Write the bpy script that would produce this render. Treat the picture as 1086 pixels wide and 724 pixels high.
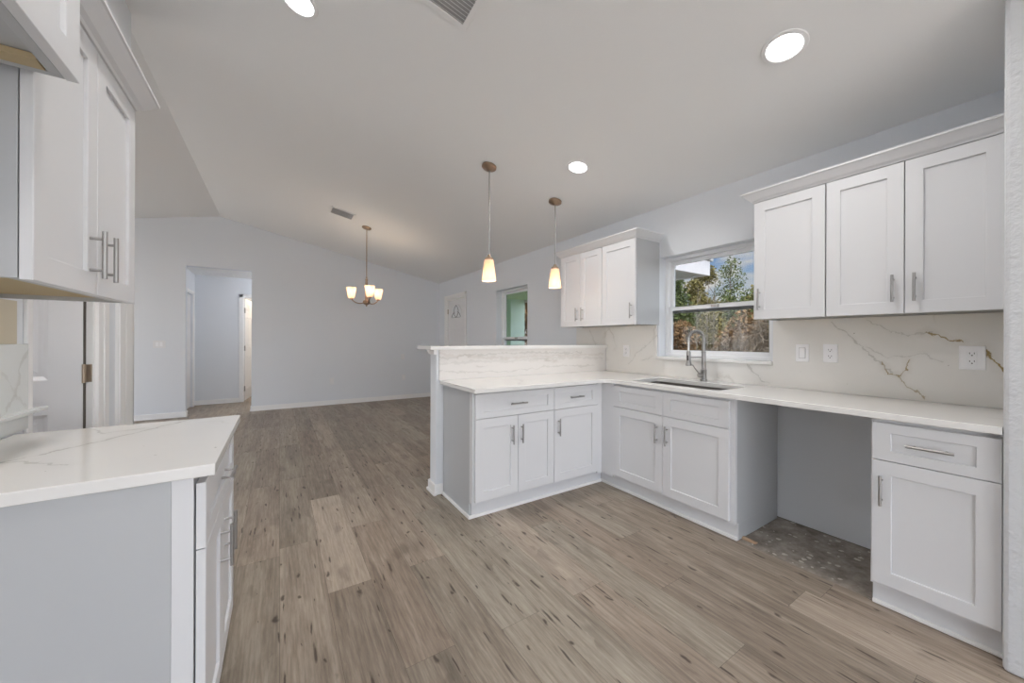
import bpy, bmesh, math, random
from mathutils import Vector, Matrix
PI = math.pi
for o in list(bpy.data.objects): bpy.data.objects.remove(o)
SC = bpy.context.scene
COL = SC.collection

# ------------------------------------------------------------------ camera
cd = bpy.data.cameras.new('camera')
cam = bpy.data.objects.new('camera', cd); COL.objects.link(cam)
cam.location = (0, 0, 1.2396)
cd.sensor_fit = 'HORIZONTAL'; cd.sensor_width = 36.0
cd.lens = 386.81 / 1086 * 36.0
cd.shift_y = -1.93 / 1086
cd.clip_start = 0.02; cd.clip_end = 300
cam.rotation_mode = 'XYZ'
cam.matrix_world = Matrix.Translation((0, 0, 1.2396)) @ Matrix.Rotation(-0.5679, 4, 'Z') @ Matrix.Rotation(PI/2, 4, 'X') @ Matrix.Rotation(0.0036, 4, 'Z')
SC.camera = cam
# ------------------------------------------------------------------ colour management
SC.view_settings.view_transform = 'Standard'
SC.view_settings.look = 'None'
SC.view_settings.gamma = 1.0
SC.view_settings.use_curve_mapping = False
SC.view_settings.exposure = 0.64
# light levels
SKY = 3.2
CAN_W = 5.0
PEND_W = 1.1
CHAN_W = 1.7
SUN = 5.0
SC.cycles.max_bounces = 12
SC.cycles.diffuse_bounces = 8
SC.cycles.transparent_max_bounces = 16
SC.cycles.sample_clamp_indirect = 6.0
SC.cycles.use_denoising = True
try:
    SC.cycles.caustics_reflective = False
    SC.cycles.caustics_refractive = False
except Exception: pass

# ------------------------------------------------------------------ world: blue sky with broken cloud
W = bpy.data.worlds.new('world'); SC.world = W; W.use_nodes = True
nt = W.node_tree; nt.nodes.clear()
def wn(t, **k):
    n = nt.nodes.new(t)
    for a, b in k.items(): setattr(n, a, b)
    return n
tc = wn('ShaderNodeTexCoord'); mp = wn('ShaderNodeMapping'); mp.inputs['Scale'].default_value = (3.2, 3.2, 8.0); mp.inputs['Location'].default_value = (0.35, 0.1, 0.5)
nz = wn('ShaderNodeTexNoise'); nz.inputs['Scale'].default_value = 1.6; nz.inputs['Detail'].default_value = 7; nz.inputs['Roughness'].default_value = .55
cr = wn('ShaderNodeValToRGB'); cr.color_ramp.elements[0].position = .54; cr.color_ramp.elements[1].position = .66
sep = wn('ShaderNodeSeparateXYZ'); gr = wn('ShaderNodeValToRGB')
gr.color_ramp.elements[0].position = 0.0; gr.color_ramp.elements[0].color = (.95, .93, .92, 1)
gr.color_ramp.elements[1].position = .24; gr.color_ramp.elements[1].color = (.17, .42, .90, 1)
e = gr.color_ramp.elements.new(.12); e.color = (.55, .70, .90, 1)
mx = wn('ShaderNodeMixRGB'); mx.inputs['Color2'].default_value = (.98, .96, .94, 1)
bg = wn('ShaderNodeBackground'); bg.inputs['Strength'].default_value = SKY
ow = wn('ShaderNodeOutputWorld')
L = nt.links.new
L(tc.outputs['Generated'], mp.inputs['Vector']); L(mp.outputs['Vector'], nz.inputs['Vector']); L(nz.outputs['Fac'], cr.inputs['Fac'])
L(tc.outputs['Generated'], sep.inputs['Vector']); L(sep.outputs['Z'], gr.inputs['Fac'])
L(gr.outputs['Color'], mx.inputs['Color1']); L(cr.outputs['Color'], mx.inputs['Fac']); dt = wn('ShaderNodeVectorMath', operation='DOT_PRODUCT'); dt.inputs[1].default_value = (-.6, -.8, 0); L(tc.outputs['Generated'], dt.inputs[0])
hz = wn('ShaderNodeMapRange'); hz.inputs['From Min'].default_value = -.85; hz.inputs['From Max'].default_value = .15; hz.inputs['To Min'].default_value = 0; hz.inputs['To Max'].default_value = 1; L(dt.outputs['Value'], hz.inputs['Value'])
hm = wn('ShaderNodeMath', operation='MULTIPLY'); hm.inputs[1].default_value = .72; L(hz.outputs['Result'], hm.inputs[0])
hc = wn('ShaderNodeMixRGB'); hc.inputs['Color2'].default_value = (.94, .965, 1, 1); L(hm.outputs[0], hc.inputs['Fac']); L(mx.outputs['Color'], hc.inputs['Color1'])
hb = wn('ShaderNodeMapRange'); hb.inputs['From Min'].default_value = -.85; hb.inputs['From Max'].default_value = .15; hb.inputs['To Min'].default_value = SKY*.34; hb.inputs['To Max'].default_value = SKY*1.15; L(dt.outputs['Value'], hb.inputs['Value'])
L(hb.outputs['Result'], bg.inputs['Strength']); L(hc.outputs['Color'], bg.inputs['Color']); L(bg.outputs['Background'], ow.inputs['Surface'])

# low soft sun on the trees outside (from behind the house, never enters the rooms)
sd = bpy.data.lights.new('sun', 'SUN'); sd.energy = SUN; sd.angle = math.radians(6); sd.color = (1, .93, .84)
so = bpy.data.objects.new('sun', sd); COL.objects.link(so)
so.rotation_euler = Vector((0.45, 0.16, -0.88)).to_track_quat('-Z', 'Y').to_euler()

# ------------------------------------------------------------------ material helpers
MATS = {}
def mat(name, col=(.8,.8,.8), rough=.5, metal=0.0, spec=.5, bump=None, coat=0.0):
    if name in MATS: return MATS[name]
    m = bpy.data.materials.new(name); m.use_nodes = True
    t = m.node_tree; b = t.nodes['Principled BSDF']
    b.inputs['Base Color'].default_value = (*col, 1); b.inputs['Roughness'].default_value = rough
    b.inputs['Metallic'].default_value = metal; b.inputs['Specular IOR Level'].default_value = spec
    if coat: b.inputs['Coat Weight'].default_value = coat
    # every material carries a faint procedural variation of roughness / relief
    n = t.nodes.new('ShaderNodeTexNoise'); g = t.nodes.new('ShaderNodeTexCoord')
    t.links.new(g.outputs['Object'], n.inputs['Vector'])
    sc_, st, ds = bump if bump else (60, .02, .0004)
    n.inputs['Scale'].default_value = sc_; n.inputs['Detail'].default_value = 3
    bp = t.nodes.new('ShaderNodeBump'); bp.inputs['Strength'].default_value = st; bp.inputs['Distance'].default_value = ds
    t.links.new(n.outputs['Fac'], bp.inputs['Height']); t.links.new(bp.outputs['Normal'], b.inputs['Normal'])
    MATS[name] = m; return m
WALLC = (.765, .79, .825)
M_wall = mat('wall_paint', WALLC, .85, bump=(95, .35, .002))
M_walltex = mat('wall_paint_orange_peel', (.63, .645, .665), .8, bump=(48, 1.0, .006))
M_ceil = mat('ceiling_paint', (.865, .868, .865), .9, bump=(90, .2, .002))
M_trim = mat('trim_paint', (.88, .875, .87), .4)
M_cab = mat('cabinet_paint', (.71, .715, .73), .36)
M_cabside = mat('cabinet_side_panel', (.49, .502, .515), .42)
M_door = mat('door_paint', (.80, .795, .80), .45)
M_plate = mat('outlet_plastic', (.90, .90, .92), .3)
M_dark = mat('dark_slot', (.03, .03, .03), .6)
M_gap = mat('vent_cavity', (.42, .42, .42), .8)
M_nickel = mat('brushed_nickel', (.40, .39, .38), .38, 1.0, bump=(300, .05, .0005))
M_steel = mat('stainless_steel', (.55, .54, .53), .28, 1.0)
M_basin = mat('sink_steel', (.19, .175, .16), .38, 1.0)
M_bronze = mat('satin_bronze', (.42, .31, .23), .35, 1.0)
M_hinge = mat('hinge_metal', (.42, .33, .25), .4, 1.0)
M_ply = mat('raw_plywood', (.50, .40, .24), .7, bump=(40, .2, .001))
M_white_metal = mat('white_enamel', (.86, .86, .86), .4)
M_vinyl = mat('white_vinyl', (.88, .89, .90), .35)
M_green = mat('green_stucco', (.60, .74, .48), .9, bump=(40, .5, .004))
M_green2 = mat('pale_green_stucco', (.70, .86, .76), .9, bump=(40, .5, .004))
M_fascia = mat('white_fascia', (.86, .82, .83), .6)
M_soffit = mat('soffit_vinyl', (.62, .63, .64), .7)
M_conc_out = mat('porch_slab', (.5, .49, .47), .9)
M_raw = mat('raw_board', (.62, .56, .44), .8)

def noise_col(name, stops, scale=3, detail=6, rough=.6, stretch=(1,1,1), bump=.3, dist=.01, r2=.8):
    m = bpy.data.materials.new(name); m.use_nodes = True; t = m.node_tree; b = t.nodes['Principled BSDF']
    g = t.nodes.new('ShaderNodeTexCoord'); mp = t.nodes.new('ShaderNodeMapping'); mp.inputs['Scale'].default_value = stretch
    n = t.nodes.new('ShaderNodeTexNoise'); n.inputs['Scale'].default_value = scale; n.inputs['Detail'].default_value = detail; n.inputs['Roughness'].default_value = rough
    r = t.nodes.new('ShaderNodeValToRGB')
    els = r.color_ramp.elements
    els[0].position, els[0].color = stops[0][0], (*stops[0][1], 1); els[1].position, els[1].color = stops[-1][0], (*stops[-1][1], 1)
    for p, c in stops[1:-1]:
        e = els.new(p); e.color = (*c, 1)
    t.links.new(g.outputs['Object'], mp.inputs['Vector']); t.links.new(mp.outputs['Vector'], n.inputs['Vector']); t.links.new(n.outputs['Fac'], r.inputs['Fac']); t.links.new(r.outputs['Color'], b.inputs['Base Color'])
    b.inputs['Roughness'].default_value = r2; b.inputs['Specular IOR Level'].default_value = .2
    if bump:
        k = t.nodes.new('ShaderNodeBump'); k.inputs['Strength'].default_value = bump; k.inputs['Distance'].default_value = dist
        t.links.new(n.outputs['Fac'], k.inputs['Height']); t.links.new(k.outputs['Normal'], b.inputs['Normal'])
    return m
M_leaf = [noise_col('evergreen_leaves', [(.3, (.03,.045,.015)), (.5, (.10,.13,.045)), (.7, (.24,.26,.10))], 5.5),
          noise_col('olive_leaves', [(.3, (.06,.055,.02)), (.5, (.19,.165,.06)), (.7, (.36,.30,.13))], 5.0),
          noise_col('dry_leaves', [(.3, (.08,.04,.02)), (.5, (.26,.155,.075)), (.7, (.42,.29,.16))], 6.0),
          noise_col('grey_twigs', [(.3, (.07,.055,.04)), (.5, (.24,.195,.15)), (.7, (.44,.38,.32))], 6.0)]
M_bark = noise_col('pale_bark', [(.3, (.12,.10,.08)), (.7, (.30,.26,.215))], 9)
M_grass = noise_col('dry_ground', [(.3, (.10,.085,.05)), (.7, (.25,.21,.13))], 1.5)

# --- marble: white ground, soft grey clouding, thin veins, optional placed veins (polylines in object space u,v)
def marble(name, axis='YZ', veins=(), horiz=False, base=(.80,.79,.77), rough=.18, seed=0.0, amount=1.0):
    m = bpy.data.materials.new(name); m.use_nodes = True; t = m.node_tree; N = t.nodes.new; K = t.links.new
    b = t.nodes['Principled BSDF']; b.inputs['Roughness'].default_value = rough
    g = N('ShaderNodeTexCoord')
    def math_(op, a, c=None, clamp=False):
        n = N('ShaderNodeMath'); n.operation = op; n.use_clamp = clamp
        for i, v in enumerate((a, c)):
            if v is None: continue
            if isinstance(v, (int, float)): n.inputs[i].default_value = v
            else: K(v, n.inputs[i])
        return n.outputs[0]
    def noise(vec, scale, detail=4, rg=.5):
        n = N('ShaderNodeTexNoise'); n.inputs['Scale'].default_value = scale; n.inputs['Detail'].default_value = detail; n.inputs['Roughness'].default_value = rg
        K(vec, n.inputs['Vector']); return n
    mp = N('ShaderNodeMapping'); mp.inputs['Location'].default_value = (seed, seed*1.7, seed*.6)
    if horiz: mp.inputs['Scale'].default_value = (.7, 1, 3.6)
    K(g.outputs['Object'], mp.inputs['Vector'])
    P = mp.outputs['Vector']
    # warp
    wv = noise(P, 3.0, 5, .55)
    add = N('ShaderNodeVectorMath'); add.operation = 'MULTIPLY_ADD'
    K(wv.outputs['Color'], add.inputs[0]); add.inputs[1].default_value = (.35,.35,.35); K(P, add.inputs[2])
    Q = add.outputs[0]
    base_n = noise(Q, 1.3, 2)
    d = math_('ABSOLUTE', math_('SUBTRACT', base_n.outputs['Fac'], .5))
    vein = math_('SUBTRACT', 1.0, math_('DIVIDE', d, .010), True)        # thin line
    gate = noise(P, 1.9, 2)
    gt = math_('MULTIPLY', math_('SUBTRACT', gate.outputs['Fac'], .50), 7.0, True)
    vein = math_('MULTIPLY', vein, gt, True)
    soft = math_('SUBTRACT', 1.0, math_('DIVIDE', d, .07), True)
    soft = math_('MULTIPLY', soft, math_('MULTIPLY', gt, .45), True)
    cloud = noise(P, 2.1, 6, .6)
    cl = math_('MULTIPLY', math_('SUBTRACT', cloud.outputs['Fac'], .42), 1.6, True)
    def mix(c1, c2, fac):
        n = N('ShaderNodeMixRGB'); 
        if isinstance(fac, float): n.inputs[0].default_value = fac
        else: K(fac, n.inputs[0])
        for i, c in ((1, c1), (2, c2)):
            if isinstance(c, tuple): n.inputs[i].default_value = (*c, 1)
            else: K(c, n.inputs[i])
        return n.outputs[0]
    c = mix(base, tuple(x*.93 for x in base), math_('MULTIPLY', cl, amount))
    c = mix(c, (.50,.48,.46), math_('MULTIPLY', soft, .35*amount))
    c = mix(c, (.42,.38,.33), math_('MULTIPLY', vein, .55*amount))
    if veins:
        s = N('ShaderNodeSeparateXYZ'); 
        w2 = noise(g.outputs['Object'], 16.0, 4, .6)
        a2 = N('ShaderNodeVectorMath'); a2.operation = 'MULTIPLY_ADD'
        sub = N('ShaderNodeVectorMath'); sub.operation = 'SUBTRACT'; K(w2.outputs['Color'], sub.inputs[0]); sub.inputs[1].default_value = (.5,.5,.5)
        K(sub.outputs[0], a2.inputs[0]); a2.inputs[1].default_value = (.07,.07,.07); K(g.outputs['Object'], a2.inputs[2]); K(a2.outputs[0], s.inputs[0])
        U, V = s.outputs['XYZ'.index(axis[0])], s.outputs['XYZ'.index(axis[1])]
        for colr, width, strength, pts in veins:
            best = None
            for (ax, ay), (bx_, by_) in zip(pts[:-1], pts[1:]):
                dx, dy = bx_-ax, by_-ay; L2 = dx*dx+dy*dy
                pu = math_('SUBTRACT', U, ax); pv = math_('SUBTRACT', V, ay)
                h = math_('DIVIDE', math_('ADD', math_('MULTIPLY', pu, dx), math_('MULTIPLY', pv, dy)), L2, True)
                eu = math_('SUBTRACT', pu, math_('MULTIPLY', h, dx)); ev = math_('SUBTRACT', pv, math_('MULTIPLY', h, dy))
                dd = math_('SQRT', math_('ADD', math_('MULTIPLY', eu, eu), math_('MULTIPLY', ev, ev)))
                best = dd if best is None else math_('MINIMUM', best, dd)
            wn_ = noise(g.outputs['Object'], 22.0, 3)
            wd = math_('MULTIPLY', math_('SUBTRACT', wn_.outputs['Fac'], .25, True), width*4.6)
            core = math_('SUBTRACT', 1.0, math_('DIVIDE', best, wd), True)
            halo = math_('SUBTRACT', 1.0, math_('DIVIDE', best, width*9), True)
            c = mix(c, tuple(.6*x+.25 for x in colr), math_('MULTIPLY', halo, .22*strength))
            c = mix(c, colr, math_('MULTIPLY', math_('MULTIPLY', core, 1.8, True), strength))
    K(c, b.inputs['Base Color'])
    return m
GOLD = (.30, .215, .07); GREY = (.42, .41, .37)
VE = [(GOLD, .004, .85, [(.47,1.285),(.42,1.272),(.38,1.245),(.345,1.232)]),
      (GOLD, .0045, .95, [(.262,1.20),(.235,1.15),(.21,1.10),(.185,1.04),(.178,.93)]),
      (GREY, .0035, .5, [(.86,1.36),(.80,1.30),(.74,1.22),(.66,1.13),(.62,1.09),(.585,1.06)]),
      (GOLD, .003, .8, [(.63,1.11),(.60,1.05),(.56,1.045),(.53,1.075),(.525,1.13)]),
      (GOLD, .003, .6, [(.57,1.05),(.545,1.0),(.50,.97),(.47,.93)]),
      (GREY, .003, .4, [(.70,1.36),(.60,1.305),(.52,1.275),(.44,1.285)]),
      (GREY, .003, .35, [(.70,1.20),(.60,1.15),(.48,1.165),(.40,1.13)]),
      (GREY, .004, .45, [(1.36,1.065),(1.31,1.01),(1.28,.96),(1.20,.93)]),
      (GREY, .003, .5, [(2.30,1.04),(2.24,1.06),(2.18,1.09)]),
      (GREY, .003, .4, [(2.12,1.30),(2.20,1.22),(2.35,1.12),(2.46,1.0)]),
      (GREY, .004, .3, [(3.0,1.35),(2.92,1.2),(2.95,1.1),(2.8,1.0)])]
M_splash = marble('marble_wall_slab', 'YZ', VE, base=(.80,.785,.755), seed=2.3)
M_splash_bar = marble('marble_bar_slab', 'XZ', [(GREY,.008,.35,[(1.05,1.09),(1.5,1.115),(2.0,1.12),(2.6,1.11)]),(GREY,.012,.22,[(1.05,1.045),(1.4,1.06),(1.8,1.05),(2.3,1.065),(2.9,1.05)]),((.50,.44,.38),.010,.25,[(1.05,1.12),(1.35,1.10),(1.7,1.075),(2.1,1.085),(2.9,1.09)]),(GREY,.006,.3,[(1.05,.99),(1.4,.965),(1.75,.955),(2.2,.985),(2.8,.97)])], horiz=True, base=(.78,.75,.725), seed=5.1)
M_counter = marble('quartz_counter', 'XY', (), base=(.80,.79,.77), rough=.12, seed=7.7, amount=.55)
M_counter_l = marble('quartz_counter_left', 'XY', [(GREY,.006,.55,[(-.80,1.30),(-.62,1.50),(-.52,1.62),(-.30,1.93)]),(GREY,.005,.45,[(-.78,1.55),(-.60,1.52),(-.45,1.40)]),(GREY,.004,.4,[(-.56,1.9),(-.50,1.8),(-.42,1.83)])], base=(.80,.79,.77), rough=.12, seed=3.1, amount=.8)
M_splash_l = marble('marble_left_slab', 'YZ', [(GREY,.007,.3,[(1.92,1.0),(1.98,1.08),(2.0,1.15),(2.05,1.2)]),(GREY,.006,.2,[(1.90,1.12),(1.97,1.04),(2.03,1.0)])], base=(.78,.80,.79), seed=9.0, amount=1.0)

def glass_mat(name, tint=(1,1,1), refl=1.0):
    m = bpy.data.materials.new(name); m.use_nodes = True; t = m.node_tree; t.nodes.clear()
    tr = t.nodes.new('ShaderNodeBsdfTransparent'); tr.inputs[0].default_value = (*tint, 1)
    gl = t.nodes.new('ShaderNodeBsdfGlossy'); gl.inputs['Roughness'].default_value = .0
    fr = t.nodes.new('ShaderNodeFresnel'); ge = t.nodes.new('ShaderNodeNewGeometry')
    io = t.nodes.new('ShaderNodeMapRange'); io.inputs['To Min'].default_value = 1.52; io.inputs['To Max'].default_value = 1/1.52
    t.links.new(ge.outputs['Backfacing'], io.inputs['Value']); t.links.new(io.outputs['Result'], fr.inputs['IOR'])
    mu = t.nodes.new('ShaderNodeMath'); mu.operation = 'MULTIPLY'; mu.inputs[1].default_value = refl
    mx = t.nodes.new('ShaderNodeMixShader'); o = t.nodes.new('ShaderNodeOutputMaterial')
    t.links.new(fr.outputs[0], mu.inputs[0]); t.links.new(mu.outputs[0], mx.inputs[0]); t.links.new(tr.outputs[0], mx.inputs[1]); t.links.new(gl.outputs[0], mx.inputs[2]); t.links.new(mx.outputs[0], o.inputs[0])
    return m
M_glass = glass_mat('window_glass')
M_glass_tint = glass_mat('dimmed_window_glass', (.60,.60,.59), .35)  # tint added to dim the bright view outside, reflections weakened
def emit(name, col, s):
    m = bpy.data.materials.new(name); m.use_nodes = True; t = m.node_tree; b = t.nodes['Principled BSDF']
    b.inputs['Base Color'].default_value = (*col, 1); b.inputs['Emission Color'].default_value = (*col, 1); b.inputs['Emission Strength'].default_value = s
    return m
M_can = emit('can_diffuser', (1, 1, 1), 2.5)
def shade_mat(name, col, s):
    m = bpy.data.materials.new(name); m.use_nodes = True; t = m.node_tree; t.nodes.clear()
    tl = t.nodes.new('ShaderNodeBsdfTranslucent'); tl.inputs[0].default_value = (.95, .76, .60, 1)
    df = t.nodes.new('ShaderNodeBsdfDiffuse'); df.inputs[0].default_value = (.9, .8, .68, 1)
    a = t.nodes.new('ShaderNodeMixShader'); a.inputs[0].default_value = .35
    em = t.nodes.new('ShaderNodeEmission'); em.inputs[0].default_value = (*col, 1); em.inputs[1].default_value = s
    ad = t.nodes.new('ShaderNodeAddShader'); o = t.nodes.new('ShaderNodeOutputMaterial')
    t.links.new(tl.outputs[0], a.inputs[1]); t.links.new(df.outputs[0], a.inputs[2]); t.links.new(a.outputs[0], ad.inputs[0]); t.links.new(em.outputs[0], ad.inputs[1]); t.links.new(ad.outputs[0], o.inputs[0])
    return m
M_shade = shade_mat('frosted_glass_shade', (1, .70, .46), .16)
M_shade_c = shade_mat('frosted_glass_shade_up', (1, .80, .58), .22)
M_bulb = emit('bulb', (1, .88, .68), 5.0)

# floor: each plank carries its own tone and seed, grain runs along Y
def floor_mat():
    m = bpy.data.materials.new('oak_vinyl_plank'); m.use_nodes = True; t = m.node_tree; N = t.nodes.new; K = t.links.new; b = t.nodes['Principled BSDF']
    at = N('ShaderNodeAttribute'); at.attribute_name = 'plank'     # r: tone, g: hue, b: seed
    sp = N('ShaderNodeSeparateColor'); K(at.outputs['Color'], sp.inputs[0])
    g = N('ShaderNodeTexCoord')
    cb = N('ShaderNodeCombineXYZ'); 
    def mth(op, a, c=None, clamp=False):
        n = N('ShaderNodeMath'); n.operation = op; n.use_clamp = clamp
        for i, v in enumerate((a, c)):
            if v is None: continue
            if isinstance(v, (int, float)): n.inputs[i].default_value = v
            else: K(v, n.inputs[i])
        return n.outputs[0]
    sd_ = mth('MULTIPLY', sp.outputs['Blue'], 40.0)
    K(sd_, cb.inputs[0]); K(sd_, cb.inputs[1]); K(sd_, cb.inputs[2])
    add = N('ShaderNodeVectorMath'); add.operation = 'ADD'; K(g.outputs['Object'], add.inputs[0]); K(cb.outputs[0], add.inputs[1])
    P = add.outputs[0]
    def noise(scale, stretch, detail=5, rg=.6, ds=0.0):
        mp = N('ShaderNodeMapping'); mp.inputs['Scale'].default_value = stretch; K(P, mp.inputs['Vector'])
        n = N('ShaderNodeTexNoise'); n.inputs['Scale'].default_value = scale; n.inputs['Detail'].default_value = detail; n.inputs['Roughness'].default_value = rg; n.inputs['Distortion'].default_value = ds
        K(mp.outputs[0], n.inputs['Vector']); return n.outputs['Fac']
    fine = noise(9, (9, .9, 1), 7, .7, .4)
    broad = noise(2.2, (5.0, .5, 1), 5, .6, 1.0)
    cath = N('ShaderNodeTexWave'); cath.wave_type = 'BANDS'; cath.bands_direction = 'X'
    mp = N('ShaderNodeMapping'); mp.inputs['Scale'].default_value = (5, .35, 1); K(P, mp.inputs['Vector']); K(mp.outputs[0], cath.inputs['Vector'])
    cath.inputs['Scale'].default_value = 2.2; cath.inputs['Distortion'].default_value = 22.0; cath.inputs['Detail'].default_value = 3; cath.inputs['Detail Scale'].default_value = .8
    r = N('ShaderNodeValToRGB'); E_ = r.color_ramp.elements
    E_[0].position, E_[0].color = 0.0, (.085, .066, .051, 1); E_[1].position, E_[1].color = 1.0, (.52, .435, .352, 1)
    e = E_.new(.5); e.color = (.288, .228, .178, 1)
    med = noise(5, (16, .7, 1), 4, .6, .6)
    v = mth('ADD', mth('MULTIPLY', mth('SUBTRACT', fine, .5), .70), mth('MULTIPLY', mth('SUBTRACT', broad, .5), .75))
    v = mth('ADD', v, mth('MULTIPLY', mth('SUBTRACT', med, .5), .60))
    v = mth('ADD', v, mth('MULTIPLY', mth('SUBTRACT', cath.outputs['Fac'], .5), .07))
    v = mth('ADD', v, mth('ADD', sp.outputs['Red'], 0.0))
    K(v, r.inputs['Fac'])
    # knots and short checks: stretched voronoi gated by its cell colour
    def spots(scale, stretch, size, keep):
        mp = N('ShaderNodeMapping'); mp.inputs['Scale'].default_value = stretch; K(P, mp.inputs['Vector'])
        w = N('ShaderNodeTexNoise'); w.inputs['Scale'].default_value = 14; K(P, w.inputs['Vector'])
        ad = N('ShaderNodeVectorMath'); ad.operation = 'MULTIPLY_ADD'; K(w.outputs['Color'], ad.inputs[0]); ad.inputs[1].default_value = (.5, .5, 0); K(mp.outputs[0], ad.inputs[2])
        vo = N('ShaderNodeTexVoronoi'); vo.voronoi_dimensions = '2D'; vo.inputs['Scale'].default_value = scale; K(ad.outputs[0], vo.inputs['Vector'])
        sc = N('ShaderNodeSeparateColor'); K(vo.outputs['Color'], sc.inputs[0])
        gt = mth('GREATER_THAN', sc.outputs['Red'], 1 - keep)
        sz = mth('MULTIPLY', sc.outputs['Green'], size)
        return mth('MULTIPLY', mth('MULTIPLY', mth('SUBTRACT', 1.0, mth('DIVIDE', vo.outputs['Distance'], mth('ADD', sz, .02)), True), 1.7, True), gt)
    kn = mth('MAXIMUM', mth('MAXIMUM', spots(1.0, (14, 5.0, 1), .16, .26), spots(1.0, (40, 4.2, 1), .30, .20)), mth('MULTIPLY', spots(1.0, (9, 3.2, 1), .42, .30), .30))
    mx = N('ShaderNodeMixRGB'); mx.inputs[2].default_value = (.055, .036, .026, 1); K(mth('MULTIPLY', kn, .85), mx.inputs[0]); K(r.outputs[0], mx.inputs[1])
    hu = N('ShaderNodeMixRGB'); hu.blend_type = 'MULTIPLY'; hu.inputs[2].default_value = (.90, .97, .98, 1); K(sp.outputs['Green'], hu.inputs[0]); K(mx.outputs[0], hu.inputs[1])
    K(hu.outputs[0], b.inputs['Base Color'])
    b.inputs['Roughness'].default_value = .42; b.inputs['Specular IOR Level'].default_value = .4
    bp = N('ShaderNodeBump'); bp.inputs['Strength'].default_value = .12; bp.inputs['Distance'].default_value = .002; K(fine, bp.inputs['Height']); K(bp.outputs[0], b.inputs['Normal'])
    return m
M_floor = floor_mat()
def slab_mat():
    m = bpy.data.materials.new('paint_spattered_concrete'); m.use_nodes = True; t = m.node_tree; N = t.nodes.new; K = t.links.new; b = t.nodes['Principled BSDF']
    g = N('ShaderNodeTexCoord')
    n = N('ShaderNodeTexNoise'); n.inputs['Scale'].default_value = 9; n.inputs['Detail'].default_value = 8; n.inputs['Roughness'].default_value = .7; K(g.outputs['Object'], n.inputs['Vector'])
    r = N('ShaderNodeValToRGB'); E_ = r.color_ramp.elements; E_[0].position, E_[0].color = .32, (.17,.145,.12,1); E_[1].position, E_[1].color = .68, (.46,.41,.36,1); K(n.outputs['Fac'], r.inputs['Fac'])
    w = N('ShaderNodeTexNoise'); w.inputs['Scale'].default_value = 30; K(g.outputs['Object'], w.inputs['Vector'])
    ad = N('ShaderNodeVectorMath'); ad.operation = 'MULTIPLY_ADD'; K(w.outputs['Color'], ad.inputs[0]); ad.inputs[1].default_value = (.03,.03,0); K(g.outputs['Object'], ad.inputs[2])
    vo = N('ShaderNodeTexVoronoi'); vo.voronoi_dimensions = '2D'; vo.inputs['Scale'].default_value = 24; K(ad.outputs[0], vo.inputs['Vector'])
    sc = N('ShaderNodeSeparateColor'); K(vo.outputs['Color'], sc.inputs[0])
    a = N('ShaderNodeMath'); a.operation = 'GREATER_THAN'; a.inputs[1].default_value = .62; K(sc.outputs['Red'], a.inputs[0])
    s2 = N('ShaderNodeMath'); s2.operation = 'MULTIPLY'; s2.inputs[1].default_value = .34; K(sc.outputs['Green'], s2.inputs[0])
    c = N('ShaderNodeMath'); c.operation = 'LESS_THAN'; K(vo.outputs['Distance'], c.inputs[0]); K(s2.outputs[0], c.inputs[1])
    d = N('ShaderNodeMath'); d.operation = 'MULTIPLY'; K(a.outputs[0], d.inputs[0]); K(c.outputs[0], d.inputs[1])
    mx = N('ShaderNodeMixRGB'); mx.inputs[2].default_value = (.62,.58,.52,1); K(d.outputs[0], mx.inputs[0]); K(r.outputs[0], mx.inputs[1]); K(mx.outputs[0], b.inputs['Base Color'])
    b.inputs['Roughness'].default_value = .85
    return m
M_slab = slab_mat()

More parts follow.
